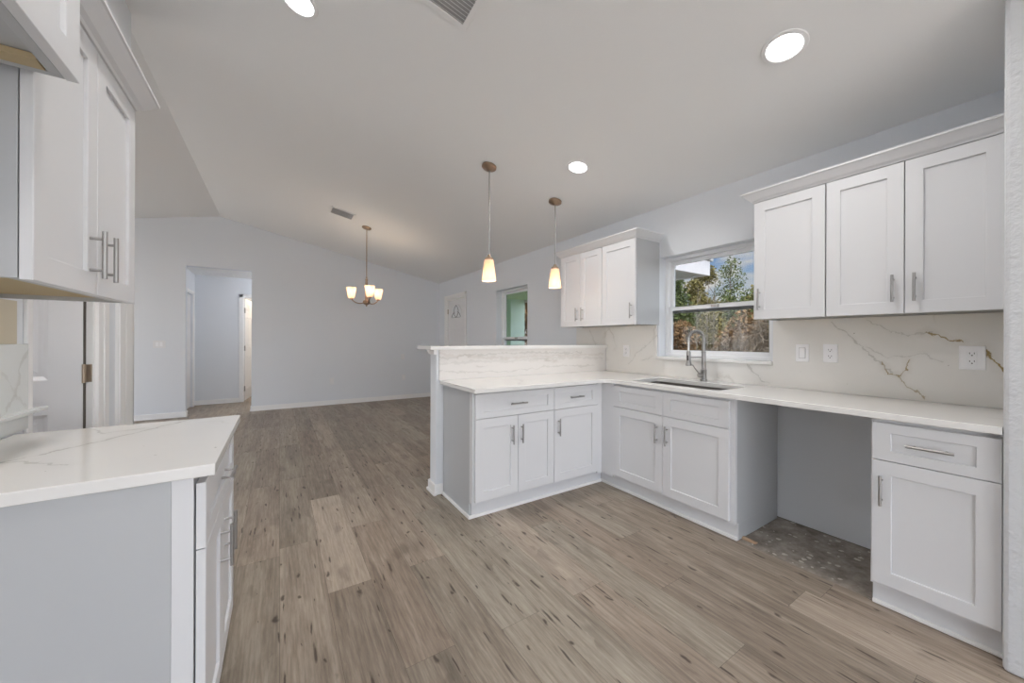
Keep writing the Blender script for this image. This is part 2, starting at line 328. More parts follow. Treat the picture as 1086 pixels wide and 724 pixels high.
# ------------------------------------------------------------------ mesh helpers
def root_loc(o):
    v = Vector((0,0,0))
    while o is not None: v += o.location; o = o.parent
    return v
class MB:
    def __init__(s): s.bm = bmesh.new()
    def face(s, pts):
        try: return s.bm.faces.new([s.bm.verts.new(p) for p in pts])
        except ValueError: return None
    def box(s, x0, x1, y0, y1, z0, z1):
        x0, x1 = min(x0,x1), max(x0,x1); y0, y1 = min(y0,y1), max(y0,y1); z0, z1 = min(z0,z1), max(z0,z1)
        v = [s.bm.verts.new(p) for p in ((x0,y0,z0),(x1,y0,z0),(x1,y1,z0),(x0,y1,z0),(x0,y0,z1),(x1,y0,z1),(x1,y1,z1),(x0,y1,z1))]
        for q in ((3,2,1,0),(4,5,6,7),(0,1,5,4),(1,2,6,5),(2,3,7,6),(3,0,4,7)): s.bm.faces.new([v[i] for i in q])
        return s
    def hexa(s, p):   # 8 points, bottom ring then top ring
        v = [s.bm.verts.new(q) for q in p]
        for q in ((3,2,1,0),(4,5,6,7),(0,1,5,4),(1,2,6,5),(2,3,7,6),(3,0,4,7)): s.bm.faces.new([v[i] for i in q])
        return s
    def prism(s, prof, f):  # prof: 2D polygon, f(u,v,t) -> 3D for t in (0,1)
        a = [s.bm.verts.new(f(u,v,0)) for u,v in prof]; b = [s.bm.verts.new(f(u,v,1)) for u,v in prof]
        n = len(prof)
        for i in range(n): s.bm.faces.new([a[i], a[(i+1)%n], b[(i+1)%n], b[i]])
        s.bm.faces.new(a[::-1]); s.bm.faces.new(b); return s
    def tube(s, pts, r, n=12, cap=True):
        pts = [Vector(p) for p in pts]; rs = r if isinstance(r, (list, tuple)) else [r]*len(pts)
        rings = []; prev = None
        for i, p in enumerate(pts):
            t = (pts[min(i+1, len(pts)-1)] - pts[max(i-1, 0)]).normalized()
            if prev is None: u = t.orthogonal().normalized()
            else: u = (prev - t*prev.dot(t)).normalized()
            prev = u; w = t.cross(u)
            rings.append([s.bm.verts.new(p + (u*math.cos(2*PI*k/n) + w*math.sin(2*PI*k/n))*rs[i]) for k in range(n)])
        for a, b in zip(rings[:-1], rings[1:]):
            for k in range(n): s.bm.faces.new([a[k], a[(k+1)%n], b[(k+1)%n], b[k]])
        if cap: s.bm.faces.new(rings[0][::-1]); s.bm.faces.new(rings[-1])
        return s
    def lathe(s, prof, c=(0,0,0), n=32, rot=None, closed=False):
        rings = []
        for r, z in prof:
            ring = []
            for k in range(n):
                p = Vector((r*math.cos(2*PI*k/n), r*math.sin(2*PI*k/n), z))
                if rot is not None: p = rot @ p
                ring.append(s.bm.verts.new(p + Vector(c)))
            rings.append(ring)
        pr = list(zip(rings[:-1], rings[1:]))
        if closed: pr.append((rings[-1], rings[0]))
        for a, b in pr:
            for k in range(n): s.bm.faces.new([a[k], a[(k+1)%n], b[(k+1)%n], b[k]])
        if not closed:
            if prof[0][0] > 1e-6: s.bm.faces.new(rings[0][::-1])
            if prof[-1][0] > 1e-6: s.bm.faces.new(rings[-1])
        return s
    def build(s, name, m, parent=None, bevel=0, smooth=False, kind=None):
        bmesh.ops.remove_doubles(s.bm, verts=s.bm.verts, dist=1e-6)
        bmesh.ops.recalc_face_normals(s.bm, faces=s.bm.faces)
        off = root_loc(parent) if parent is not None else Vector((0,0,0))
        if parent is None and kind != 'abs':
            vs = [v.co for v in s.bm.verts]
            if kind != 'structure':
                lo = Vector([min(v[i] for v in vs) for i in range(3)]); hi = Vector([max(v[i] for v in vs) for i in range(3)])
                off = Vector(((lo.x+hi.x)/2, (lo.y+hi.y)/2, lo.z))
        for v in s.bm.verts: v.co -= off
        me = bpy.data.meshes.new(name); s.bm.to_mesh(me); s.bm.free()
        if smooth: me.shade_smooth() if hasattr(me, 'shade_smooth') else None
        me.materials.append(m)
        o = bpy.data.objects.new(name, me); COL.objects.link(o)
        if parent is not None: o.parent = parent
        else: o.location = off if kind != 'structure' else (0,0,0)
        if bevel:
            b = o.modifiers.new('bevel', 'BEVEL'); b.width = bevel; b.segments = 2; b.limit_method = 'ANGLE'; b.angle_limit = math.radians(40)
        if smooth:
            e = o.modifiers.new('edge', 'EDGE_SPLIT'); e.split_angle = math.radians(38)
        return o
def struct(name, mb, m, parent=None, bevel=0, smooth=False):
    o = mb.build(name, m, parent, bevel, smooth, kind='structure' if parent is None else None)
    if parent is None: o['kind'] = 'structure'
    return o
def empty(name, loc, label=None, cat=None, group=None, kind=None):
    o = bpy.data.objects.new(name, None); COL.objects.link(o); o.location = loc; o.empty_display_size = .1
    if label: o['label'] = label
    if cat: o['category'] = cat
    if group: o['group'] = group
    if kind: o['kind'] = kind
    return o
def tag(o, label, cat, group=None, kind=None):
    o['label'] = label; o['category'] = cat
    if group: o['group'] = group
    if kind: o['kind'] = kind
    return o

# ------------------------------------------------------------------ ROOM SHELL
RX, RZ, SL = -.82, 3.246, .2057                 # ridge of the vaulted ceiling
def cz_(x): return RZ - SL*abs(x - RX)
XW, YF, YN, XL = 2.97, 7.64, -3.6, -4.4
# floor planks
def build_floor():
    rnd = random.Random(11)
    bm = bmesh.new(); lay = bm.loops.layers.float_color.new('plank')
    Wp, Lp, X0 = .2, 1.22, .005
    joints = {0: 2.55, 1: 1.975, 2: 3.81, 3: 1.975, 5: 2.0, 6: 1.327, 7: .74, 8: 2.35, 9: 1.55, 10: .74, 11: 1.9}
    tones = {(1, 1.975): .78, (0, 1.33): .56, (6, 1.327): .72, (3, 1.975): .60, (2, 2.59): .66, (3, .755): .50, (1, .755): .42, (2, 1.37): .50, (5, .78): .58, (6, .107): .52, (7, .74): .60}
    def quad(x0, x1, y0, y1, c):
        g = .0005
        vs = [bm.verts.new(p) for p in ((x0+g,y0+g,0),(x1-g,y0+g,0),(x1-g,y1-g,0),(x0+g,y1-g,0))]
        f = bm.faces.new(vs)
        for l in f.loops: l[lay] = c
    for k in range(-22, 15):
        x0 = X0 + k*Wp; x1 = x0 + Wp
        off = joints.get(k, rnd.random()*Lp)
        n0 = math.floor((YN - off)/Lp)
        for j in range(n0, n0 + 13 + 2):
            y0 = off + j*Lp; y1 = y0 + Lp
            tone = .44 + .20*rnd.random() + (.08 if rnd.random() > .86 else 0)
            for (kk, yy), tt in tones.items():
                if kk == k and abs(y0 - yy) < .06: tone = tt
            c = (tone, rnd.random()*.9, rnd.random(), 1)
            a, b_ = max(x0, XL), min(x1, XW); lo, hi = max(y0, YN), min(y1, 9.6)
            if b_ <= a or hi <= lo: continue
            # leave the concrete bare in the dishwasher bay and under the wall cabinets
            if b_ > 2.40:
                for s0, s1 in ((lo, min(hi, .14)), (max(lo, 2.9), hi)):
                    if s1 > s0: quad(max(a, 2.40) if a < 2.40 else a, b_, s0, s1, c)
                if a < 2.40: quad(a, 2.40, lo, hi, c)
            else: quad(a, b_, lo, hi, c)
    me = bpy.data.meshes.new('floor'); bm.to_mesh(me); bm.free(); me.materials.append(M_floor)
    o = bpy.data.objects.new('floor', me); COL.objects.link(o); o['kind'] = 'structure'
build_floor()
struct('trim_1', MB().box(XL-.2, XW+.12, YN-.2, 9.8, -.20, -.006), mat('dark_underlay', (.10,.085,.07), .9))
struct('trim_16', MB().box(2.36, XW, .10, 2.9, -.0058, -.0036), M_slab)     # concrete slab under the planks
# ceiling
cl = MB()
cl.hexa([(RX,YN,RZ),(XW+.02,YN,cz_(XW+.02)),(XW+.02,YF+.12,cz_(XW+.02)),(RX,YF+.12,RZ),(RX,YN,RZ+.15),(XW+.02,YN,cz_(XW)+.15),(XW+.02,YF+.12,cz_(XW)+.15),(RX,YF+.12,RZ+.15)])
cl.hexa([(XL,YN,cz_(XL)),(RX,YN,RZ),(RX,YF+.12,RZ),(XL,YF+.12,cz_(XL)),(XL,YN,cz_(XL)+.15),(RX,YN,RZ+.15),(RX,YF+.12,RZ+.15),(XL,YF+.12,cz_(XL)+.15)])
struct('ceiling', cl, M_ceil)
# right (window) wall with openings; inner plaster skin thickness .2
TW = .20
def wall_x(name, x0, x1, ya, yb, ztop, holes, m=M_wall):
    """wall parallel to Y between x0..x1; holes: (y0,y1,z0,z1)"""
    w = MB(); ys = sorted({ya, yb, *[h[0] for h in holes], *[h[1] for h in holes]})
    for a, b in zip(ys[:-1], ys[1:]):
        hs = [h for h in holes if h[0] <= a + 1e-6 and h[1] >= b - 1e-6]
        z = 0
        for h in sorted(hs, key=lambda q: q[2]):
            if h[2] > z: w.box(x0, x1, a, b, z, h[2])
            z = h[3]
        if z < ztop: w.box(x0, x1, a, b, z, ztop)
    bmesh.ops.remove_doubles(w.bm, verts=w.bm.verts, dist=1e-5)
    return struct(name, w, m)
HC = cz_(XW)
W1 = (1.20, 2.12, 1.09, 2.00)            # kitchen window
W2 = (4.25, 5.13, .52, 2.03)             # porch window
D1 = (6.30, 7.24, 0, 2.09)               # front door
wall_x('wall_right', XW, XW+TW, YN, YF+.12, HC+.06, [W1, W2, D1])
# far wall with hall opening
def gable(name, y0, y1, xa, xb, hole=None, m=M_wall, top=None):
    w = MB(); xs = sorted({xa, xb, *([hole[0], hole[1]] if hole else []), *([RX] if xa < RX < xb else [])})
    for a, b in zip(xs[:-1], xs[1:]):
        zb = hole[2] if hole and hole[0] <= a + 1e-6 and hole[1] >= b - 1e-6 else 0
        za, zc = (cz_(a)+.03, cz_(b)+.03) if top is None else (top, top)
        w.hexa([(a,y0,zb),(b,y0,zb),(b,y1,zb),(a,y1,zb),(a,y0,za),(b,y0,zc),(b,y1,zc),(a,y1,za)])
    return struct(name, w, m)
gable('wall_far', YF, YF+.12, XL-.1, XW+.1, (-1.25, -.40, 2.395))
gable('wall_near', YN-.12, YN, XL-.1, XW+.1, (-3.4, 2.7, 2.25))
wall_x('wall_left', XL-.12, XL, YN, YF+.12, cz_(XL)+.05, [(-2.4,-.4,0,2.15),(4.4,6.8,0,2.15)])
# kitchen left wall X=-.775, pantry doorway 2.08..2.646
wk = MB()
XK = -.775
def kw(y0, y1, z0): wk.hexa([(XK-.11,y0,z0),(XK,y0,z0),(XK,y1,z0),(XK-.11,y1,z0),(XK-.11,y0,RZ-.01),(XK,y0,RZ-.005),(XK,y1,RZ-.005),(XK-.11,y1,RZ-.01)])
kw(-1.2, 2.08, 0); kw(2.08, 2.646, 2.05); kw(2.646, 3.16, 0)
struct('wall_kitchen', wk, M_wall)
struct('wall_pantry', MB().box(-2.3,-.885,3.06,3.16,0,2.6).box(-2.3,-2.2,1.6,3.06,0,2.6).box(-2.2,-.885,1.6,1.7,0,2.6).box(-2.3,-.885,1.6,3.16,2.6,2.68), M_wall)
# end wall beside the right run (rounded orange peel corner)
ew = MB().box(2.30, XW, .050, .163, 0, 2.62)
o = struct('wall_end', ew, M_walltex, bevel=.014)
# hall beyond the far wall
HX0, HX1, HY = -1.32, 1.2, 8.86
struct('wall_hall_left', MB().box(HX0-.1, HX0, YF+.12, 7.92, 0, 2.44).box(HX0-.1, HX0, 8.66, HY+.1, 0, 2.44).box(HX0-.1, HX0, 7.92, 8.66, 2.03, 2.44), M_wall)
struct('wall_hall_back', MB().box(HX0-.1, -.60, HY, HY+.11, 0, 2.44).box(-.60, .16, HY, HY+.11, 2.05, 2.44).box(.16, HX1, HY, HY+.11, 0, 2.44), M_wall)
struct('wall_hall_right', MB().box(HX1, HX1+.1, YF+.12, HY+.1, 0, 2.44), M_wall)
struct('ceiling_hall', MB().box(HX0-.1, HX1+.1, YF+.12, 11.2, 2.42, 2.5), M_ceil)
struct('wall_bedroom', MB().box(-1.5,-1.4,HY+.11,11.2,0,2.44).box(-1.5,HX1+.1,11.1,11.2,0,2.44).box(HX1,HX1+.1,HY+.1,11.2,0,2.44).box(HX0-.95,HX0-.85,7.7,8.96,0,2.44).box(-2.25,HX0-.1,7.65,7.76,0,2.44).box(-2.25,HX0-.1,8.9,8.97,0,2.44).box(-2.25,HX0-.1,7.65,8.97,2.42,2.5), M_wall)
struct('trim_2', MB().box(-1.5,HX1+.1,9.6,11.2,-.05,0.0), M_floor)

# baseboards
def bb(name, segs, h=.085, m=M_trim):
    w = MB()
    for (x0,y0,x1,y1,nx,ny) in segs:     # thickness grows along (nx,ny)
        t, s_ = .013, .02
        w.box(x0, x1 + nx*t if x0==x1 else x1, y0, y1 + ny*t if y0==y1 else y1, 0, h)
        w.box(x0, x1 + nx*s_ if x0==x1 else x1, y0, y1 + ny*s_ if y0==y1 else y1, 0, .022)
    return struct(name, w, m, bevel=.004)
bb('baseboard_far', [(XL,YF,-1.25,YF,0,-1), (-.40,YF,XW,YF,0,-1)])
bb('baseboard_far_return', [(-1.25,YF-.013,-1.25,YF+.12,1,0), (-.40,YF-.013,-.40,YF+.12,-1,0)])
bb('baseboard_hall', [(HX0,HY,-.66,HY,0,-1), (.22,HY,HX1,HY,0,-1), (HX0,7.76,HX0,7.86,1,0)])
bb('baseboard_right', [(XW,3.2,XW,6.24,-1,0),(XW,7.30,XW,YF,-1,0)])
bb('baseboard_left', [(XL,YN,XL,YF,1,0)])
bb('baseboard_near', [(XL,YN,-3.4,YN,0,1),(2.7,YN,XW,YN,0,1)])

# casings ------------------------------------------------------------
def casing_x(name, x, nx, y0, y1, ztop, w=.057, sides=(1,1), parent=None):
    """door casing on a wall X=x, protruding along nx"""
    c = MB()
    for t, a in ((.010, 0.0), (.017, .30)):
        if sides[0]: c.box(x, x+nx*t, y0-w, y0-a*w, 0, ztop + (1-a)*w if a else ztop+w)
        if sides[1]: c.box(x, x+nx*t, y1+a*w, y1+w, 0, ztop + w)
        c.box(x, x+nx*t, y0-(w if sides[0] else 0), y1+(w if sides[1] else 0), ztop+a*w, ztop+w)
    return struct(name, c, M_trim, parent, bevel=.002)
# pantry door frame
c = MB()
c.box(XK, XK+.012, 2.045, 2.08, 0, 2.05+.06); c.box(XK, XK+.016, 2.646, 2.76, 0, 2.05+.06).box(XK+.0161, XK+.022, 2.70, 2.757, 0, 2.108); c.box(XK, XK+.014, 2.045, 2.76, 2.05, 2.11)
struct('trim_3', c, M_trim, bevel=.003)
c = MB().box(XK-.112, XK+.002, 2.628, 2.648, 0, 2.05).box(XK-.112, XK+.002, 2.078, 2.094, 0, 2.05).box(XK-.112, XK+.002, 2.08, 2.646, 2.035, 2.052).box(XK-.065, XK-.052, 2.612, 2.628, 0, 2.04)
struct('trim_4', c, M_trim, bevel=.002)
c = MB().box(XK, XK+.014, 2.905, 3.175, 0, RZ-.6).box(XK, XK+.020, 2.905, 3.06, 0, RZ-.6)
# wall end casing (runs to the height of a door head)
c.bm.free(); c = MB().box(XK, XK+.014, 2.915, 3.175, 0, 2.11).box(XK+.0141, XK+.021, 2.918, 2.975, 0, 2.108).box(XK+.0141, XK+.018, 3.03, 3.12, 0, 2.108).box(XK-.12, XK+.014, 3.16, 3.175, 0, 2.11)
struct('trim_5', c, M_trim, bevel=.003)

# panel door builder: slab in plane with local frame
def panel_door(name, o, u, n, w, h, th, panels, m, parent=None, depth=.007):
    """o origin (hinge bottom), u horizontal unit, n normal; panels (u0,u1,z0,z1) recessed raised-panels on both faces"""
    o, u, n = Vector(o), Vector(u), Vector(n); b = MB(); z = Vector((0,0,1))
    def P(a, c, d): return o + u*a + z*c + n*d
    us = sorted({0, w, *[p[0] for p in panels], *[p[1] for p in panels]}); zs = sorted({0, h, *[p[2] for p in panels], *[p[3] for p in panels]})
    for side, d0 in ((1, 0.0), (-1, -th)):
        for a0, a1 in zip(us[:-1], us[1:]):
            for c0, c1 in zip(zs[:-1], zs[1:]):
                hit = [p for p in panels if p[0] <= a0+1e-6 and p[1] >= a1-1e-6 and p[2] <= c0+1e-6 and p[3] >= c1-1e-6]
                if hit:
                    if (a0, c0) != (hit[0][0], hit[0][2]): continue
                    p = hit[0]
                    rings = []
                    for ins, dd in ((0, 0), (.018, -depth), (.034, -depth), (.055, -depth*.25)):
                        if min(p[1]-p[0], p[3]-p[2]) < 2*ins + .01: continue
                        rings.append([P(p[0]+ins, p[2]+ins, d0+side*dd), P(p[1]-ins, p[2]+ins, d0+side*dd), P(p[1]-ins, p[3]-ins, d0+side*dd), P(p[0]+ins, p[3]-ins, d0+side*dd)])
                    for r0, r1 in zip(rings[:-1], rings[1:]):
                        for i in range(4): b.face([r0[i], r0[(i+1)%4], r1[(i+1)%4], r1[i]])
                    b.face(rings[-1])
                else: b.face([P(a0,c0,d0), P(a1,c0,d0), P(a1,c1,d0), P(a0,c1,d0)])
    b.face([P(0,0,0),P(0,h,0),P(0,h,-th),P(0,0,-th)]); b.face([P(w,0,0),P(w,h,0),P(w,h,-th),P(w,0,-th)])
    b.face([P(0,0,0),P(w,0,0),P(w,0,-th),P(0,0,-th)]); b.face([P(0,h,0),P(w,h,0),P(w,h,-th),P(0,h,-th)])
    return struct(name, b, m, parent)
SIX = lambda w: [(s0, s1, z0, z1) for (s0, s1) in ((.11, w/2-.05), (w/2+.05, w-.11)) for (z0, z1) in ((.22,.87),(1.055,1.66),(1.77,1.92))]
d1 = empty('door_1', (-.80, 2.60, 0), kind='structure')
panel_door('door_slab', (-.800, 2.60, .012), (-1,0,0), (0,-1,0), .56, 2.02, .035, [(.11,.235,.21,.868),(.325,.45,.21,.868),(.11,.235,1.03,1.66),(.325,.45,1.03,1.66),(.11,.235,1.76,1.91),(.325,.45,1.76,1.91)], M_door, d1, depth=.012)
MB().box(-.8035,-.7925,2.604,2.6115,.012,2.03).build('dark_gap_strip', mat('gap_shade_brown', (.10,.085,.07), .7), d1)  # dark strip painted in for the shaded gap at the hinge edge
for z in (.25, 1.068, 1.82):
    h = MB().tube([(-.797,2.603,z-.045),(-.797,2.603,z+.045)], .0075, 10).box(-.806,-.777,2.6245,2.6285,z-.043,z+.043)
    h.build('hinge', M_hinge, d1, bevel=.001)

# hall door frame, opened into a warm room
d2 = empty('door_2', (-.585, 8.87, 0), kind='structure')
panel_door('door_slab', (-.575, 8.975, .012), (.12,.99,0), (.99,-.12,0), .72, 2.02, .035, SIX(.72), M_door, d2)
for z in (.25, 1.05, 1.80): MB().box(-.5855,-.582,8.90,8.965,z-.05,z+.05).tube([(-.575,8.972,z-.05),(-.575,8.972,z+.05)], .008, 8).build('hinge', M_nickel, d2)
MB().lathe([(0,-.03),(.02,-.028),(.027,-.01),(.022,.008),(.012,.02),(.012,.04),(.03,.042),(.03,.046),(0,.046)], (-.575+.12*.66+.047, 8.975+.99*.66, .95), 16, Matrix.Rotation(-PI/2,3,'Y')).build('door_knob', M_nickel, d2, smooth=True)
c = MB().box(-.66,-.60,HY-.016,HY,0,2.11).box(.16,.22,HY-.016,HY,0,2.11).box(-.66,.22,HY-.016,HY,2.05,2.11).box(-.602,-.586,HY-.004,HY+.114,0,2.05).box(.146,.162,HY-.004,HY+.114,0,2.05).box(-.602,.162,HY-.004,HY+.114,2.036,2.052)
struct('trim_6', c, M_trim, bevel=.003)
casing_x('trim_7', HX0, 1, 7.92, 8.66, 2.03)
d3 = empty('door_3', (HX0-.03, 7.93, 0), kind='structure')
panel_door('door_slab', (HX0-.03, 7.925, .012), (0,1,0), (1,0,0), .73, 2.01, .035, SIX(.73), M_door, d3)

# front door (door_4) with fan light window
d4 = empty('door_4', (XW+.06, 6.34, 0), kind='structure')
DX = XW + .045
panel_door('door_slab', (DX, 6.34, .015), (0,1,0), (-1,0,0), .86, 2.03, .044,
           [(.12+.155*i, .12+.155*i+.135, .22, 1.45) for i in range(4)], M_door, d4, depth=.006)
fc, fz = 6.815, 1.672
fr = MB()
def arc_pts(r, n=24, a0=0, a1=PI): return [(r*math.cos(a0+(a1-a0)*i/n), r*math.sin(a0+(a1-a0)*i/n)) for i in range(n+1)]
HGT = .27
outer = [(-.27,0)] + [(-.27*math.cos(t)*1, .02+HGT*math.sin(t)) for t in [PI*i/24 for i in range(25)]] + [(.27,0)]
def ring2(pts, k):
    return [(p[0]*k, (p[1]-.10)*k+.10) for p in pts]
inner = ring2(outer, .88)
n_ = len(outer)
for i in range(n_):
    a, b_ = outer[i], outer[(i+1)%n_]; c2, d_ = inner[(i+1)%n_], inner[i]
    for X in (DX-.014,): fr.face([(X, fc+p[0], fz+p[1]) for p in (a, b_, c2, d_)])
    fr.face([(DX-.014, fc+a[0], fz+a[1]), (DX-.014, fc+b_[0], fz+b_[1]), (DX-.001, fc+b_[0]*1.04, fz+b_[1]), (DX-.001, fc+a[0]*1.04, fz+a[1])])
frm = fr.build('fan_light_frame', M_door, d4)
gl = MB(); gl.face([(DX-.006, fc+p[0], fz+p[1]) for p in inner])
M_frost = emit('leaded_glass', (.62,.68,.74), .35)
gl.build('fan_light_glass', mat('leaded_pane', (.93,.95,.97), .1), frm)
ca = MB()
for s in (-1, 1):
    ca.tube([(DX-.009, fc+s*(.11*math.sin(PI*i/12)), fz+.01+.25*i/12) for i in range(13)], .006, 6)
    ca.tube([(DX-.009, fc+s*(.22-.14*i/8), fz+.02+.10*math.sin(PI/2*i/8)) for i in range(9)], .006, 6)
ca.tube([(DX-.009, fc-.2, fz+.01), (DX-.009, fc+.2, fz+.01)], .006, 6)
ca.build('caming', mat('dark_came', (.22,.22,.23), .4, .6), frm)
for z in (.25, 1.05, 1.82): MB().box(XW+.018, XW+.03, 7.195, 7.235, z-.05, z+.05).build('hinge', M_hinge, d4)
MB().lathe([(0,0),(.03,0),(.03,.006),(.012,.01),(.012,.04),(.028,.05),(.026,.07),(0,.075)], (DX,6.41,.98), 16, Matrix.Rotation(-PI/2,3,'Y')).build('door_knob', M_nickel, d4, smooth=True)
c = MB().box(XW-.016,XW,6.30-.057,6.30,0,2.09+.057).box(XW-.016,XW,7.24,7.297,0,2.147).box(XW-.016,XW,6.243,7.297,2.09,2.147).box(XW-.002,XW+TW,6.30,6.33,0,2.09).box(XW-.002,XW+TW,7.21,7.24,0,2.09).box(XW-.002,XW+TW,6.30,7.24,2.06,2.09)
struct('trim_8', c, M_trim, bevel=.003)

# windows ---------------------------------------------------------------
def hung_window(name, y0, y1, z0, z1, zm, x=3.10, fw=.05):
    w = empty(name, (x, (y0+y1)/2, z0), kind='structure')
    def ring(mb, a, b, c_, d, t, xa, xb, tt=None):
        tt = t if tt is None else tt
        mb.box(xa, xb, a, a+t, c_, d); mb.box(xa, xb, b-t, b, c_, d); mb.box(xa, xb, a+t, b-t, c_, c_+tt); mb.box(xa, xb, a+t, b-t, d-tt, d)
    f = MB(); ring(f, y0, y1, z0, z1, fw*.55, x-.035, x+.05); f.build('window_frame', M_vinyl, w, bevel=.002)
    t = MB(); i = fw*.55; ring(t, y0+i, y1-i, zm-.01, z1-i, fw*.65, x+.008, x+.034); us = t.build('upper_sash', M_vinyl, w, bevel=.002)
    b = MB(); ring(b, y0+i, y1-i, z0+i, zm+.045, fw*.65, x-.024, x+.004); ls = b.build('lower_sash', M_vinyl, w, bevel=.002)
    MB().box(x-.040, x-.022, (y0+y1)/2-.03, (y0+y1)/2+.03, zm+.02, zm+.044).build('sash_lock', M_nickel, ls, bevel=.002)
    j = fw*1.2 - .004
    MB().box(x+.019, x+.023, y0+j, y1-j, zm+.01, z1-j+.004).build('glass_pane', M_glass_tint, us)
    MB().box(x-.012, x-.008, y0+j, y1-j, z0+j-.004, zm+.02).build('glass_pane', M_glass_tint, ls)
    return w
hung_window('window_1', 1.20, 2.12, 1.09, 2.00, 1.50)
hung_window('window_2', 4.25, 5.13, .52, 2.03, 1.235)
struct('trim_9', MB().box(XW-.035, 3.068, 1.19, 2.135, 1.066, 1.091), marble('marble_sill', base=(.84,.83,.81), seed=4.0, amount=.6), bevel=.004)
struct('trim_10', MB().box(XW-.02, 3.068, 4.22, 5.16, .50, .521), M_trim, bevel=.004)
# added unseen glazing to let in daylight: sliding opening behind camera, living room windows
def fixed_window_y(name, x0, x1, z0, z1, y):
    w = empty(name, ((x0+x1)/2, y, z0), kind='structure')
    f = MB(); 
    f.box(x0,x0+.05,y-.04,y+.04,z0,z1).box(x1-.05,x1,y-.04,y+.04,z0,z1).box(x0,x1,y-.04,y+.04,z1-.05,z1).box(x0,x1,y-.04,y+.04,z0,z0+.04)
    for k in (1,2,3):
        xm = x0+(x1-x0)*k/4; f.box(xm-.035,xm+.035,y-.03,y+.03,z0,z1)
    f.build('window_frame', M_vinyl, w); MB().box(x0+.04,x1-.04,y-.003,y+.003,z0+.03,z1-.04).build('glass_pane', M_glass, w)
fixed_window_y('window_3', -3.4, 2.7, 0, 2.25, YN-.06)
for i, (a, b_) in enumerate(((-2.4,-.4),(4.4,6.8))):
    w = empty('window_%d' % (4+i), (XL-.06, (a+b_)/2, 0), kind='structure')  # unseen living area sliders, added for more daylight
    f = MB().box(XL-.1,XL-.02,a,a+.05,0,2.15).box(XL-.1,XL-.02,b_-.05,b_,0,2.15).box(XL-.1,XL-.02,a,b_,2.10,2.15).box(XL-.1,XL-.02,a,b_,0,.04).box(XL-.09,XL-.03,(a+b_)/2-.03,(a+b_)/2+.03,0,2.1)
    f.build('window_frame', M_vinyl, w); MB().box(XL-.063,XL-.057,a+.04,b_-.04,.03,2.11).build('glass_pane', M_glass, w)

# half wall of the peninsula
struct('wall_half', MB().box(1.055, XW, 2.775, 2.905, 0, 1.157), M_wall, bevel=.003)
c = MB().box(1.040,1.056,2.762,2.918,0,.085).box(1.030,1.056,2.752,2.928,0,.022).box(1.056,XW,2.905,2.918,0,.085).box(1.040,1.1135,2.7665,2.776,0,.085).box(1.032,1.1135,2.766,2.776,0,.022)
struct('baseboard_half', c, M_trim, bevel=.004)
c = MB()
c.prism([(0,0),(.012,.0),(.016,.012),(.026,.022),(.026,.036),(0,.036)], lambda u,v,t: (1.055-u, 2.762+.156*t, 1.120+v))
c.box(1.030,1.056,2.765,2.775,1.120,1.156)
struct('trim_11', c, M_trim)

# ------------------------------------------------------------------ CABINETS
# face frames: F(kind, plane) maps (u, d, z) -> world;  u along the run, d outward from the door plane
def F_right(x): return lambda u, d, z: (x - d, u, z)         # faces -X, u = world Y
def F_pen(y): return lambda u, d, z: (u, y - d, z)           # faces -Y, u = world X
def F_left(x): return lambda u, d, z: (x + d, u, z)          # faces +X, u = world Y
def fbox(mb, F, u0, u1, d0, d1, z0, z1):
    a, b = F(u0, d0, z0), F(u1, d1, z1); return mb.box(a[0], b[0], a[1], b[1], a[2], b[2])
def shaker(name, F, u0, u1, z0, z1, parent, fu=.062, fz=.062, label=None, th=.020):
    """shaker front: outer face at d=0, back at d=-th"""
    g = .0018; u0, u1 = min(u0,u1)+g, max(u0,u1)-g; z0 += g; z1 -= g
    b = MB(); rec = .009; ch = .0015
    def R(iu, iz, d): return [F(u0+iu,d,z0+iz), F(u1-iu,d,z0+iz), F(u1-iu,d,z1-iz), F(u0+iu,d,z1-iz)]
    rings = [R(0,0,-th), R(0,0,-ch), R(ch,ch,0), R(fu-ch,fz-ch,0), R(fu,fz,-ch), R(fu,fz,-rec), ]
    for r0, r1 in zip(rings[:-1], rings[1:]):
        for i in range(4): b.face([r0[i], r0[(i+1)%4], r1[(i+1)%4], r1[i]])
    b.face(rings[-1]); b.face(rings[0])
    return b.build(name, M_cab, parent)
def pull(F, uc, zc, L_, vertical, parent):
    b = MB(); r = .0058; so_ = .030
    if vertical:
        b.tube([F(uc, so_, zc-L_/2), F(uc, so_, zc+L_/2)], r, 10)
        for s in (-1,1): b.tube([F(uc, 0, zc+s*L_*.33), F(uc, so_, zc+s*L_*.33)], .0042, 8)
    else:
        b.tube([F(uc-L_/2, so_, zc), F(uc+L_/2, so_, zc)], r, 10)
        for s in (-1,1): b.tube([F(uc+s*L_*.33, 0, zc), F(uc+s*L_*.33, so_, zc)], .0042, 8)
    return b.build('handle', M_nickel, parent, smooth=True)
HB, HD, HS = .114, .866, .692       # door bottom, drawer top, split
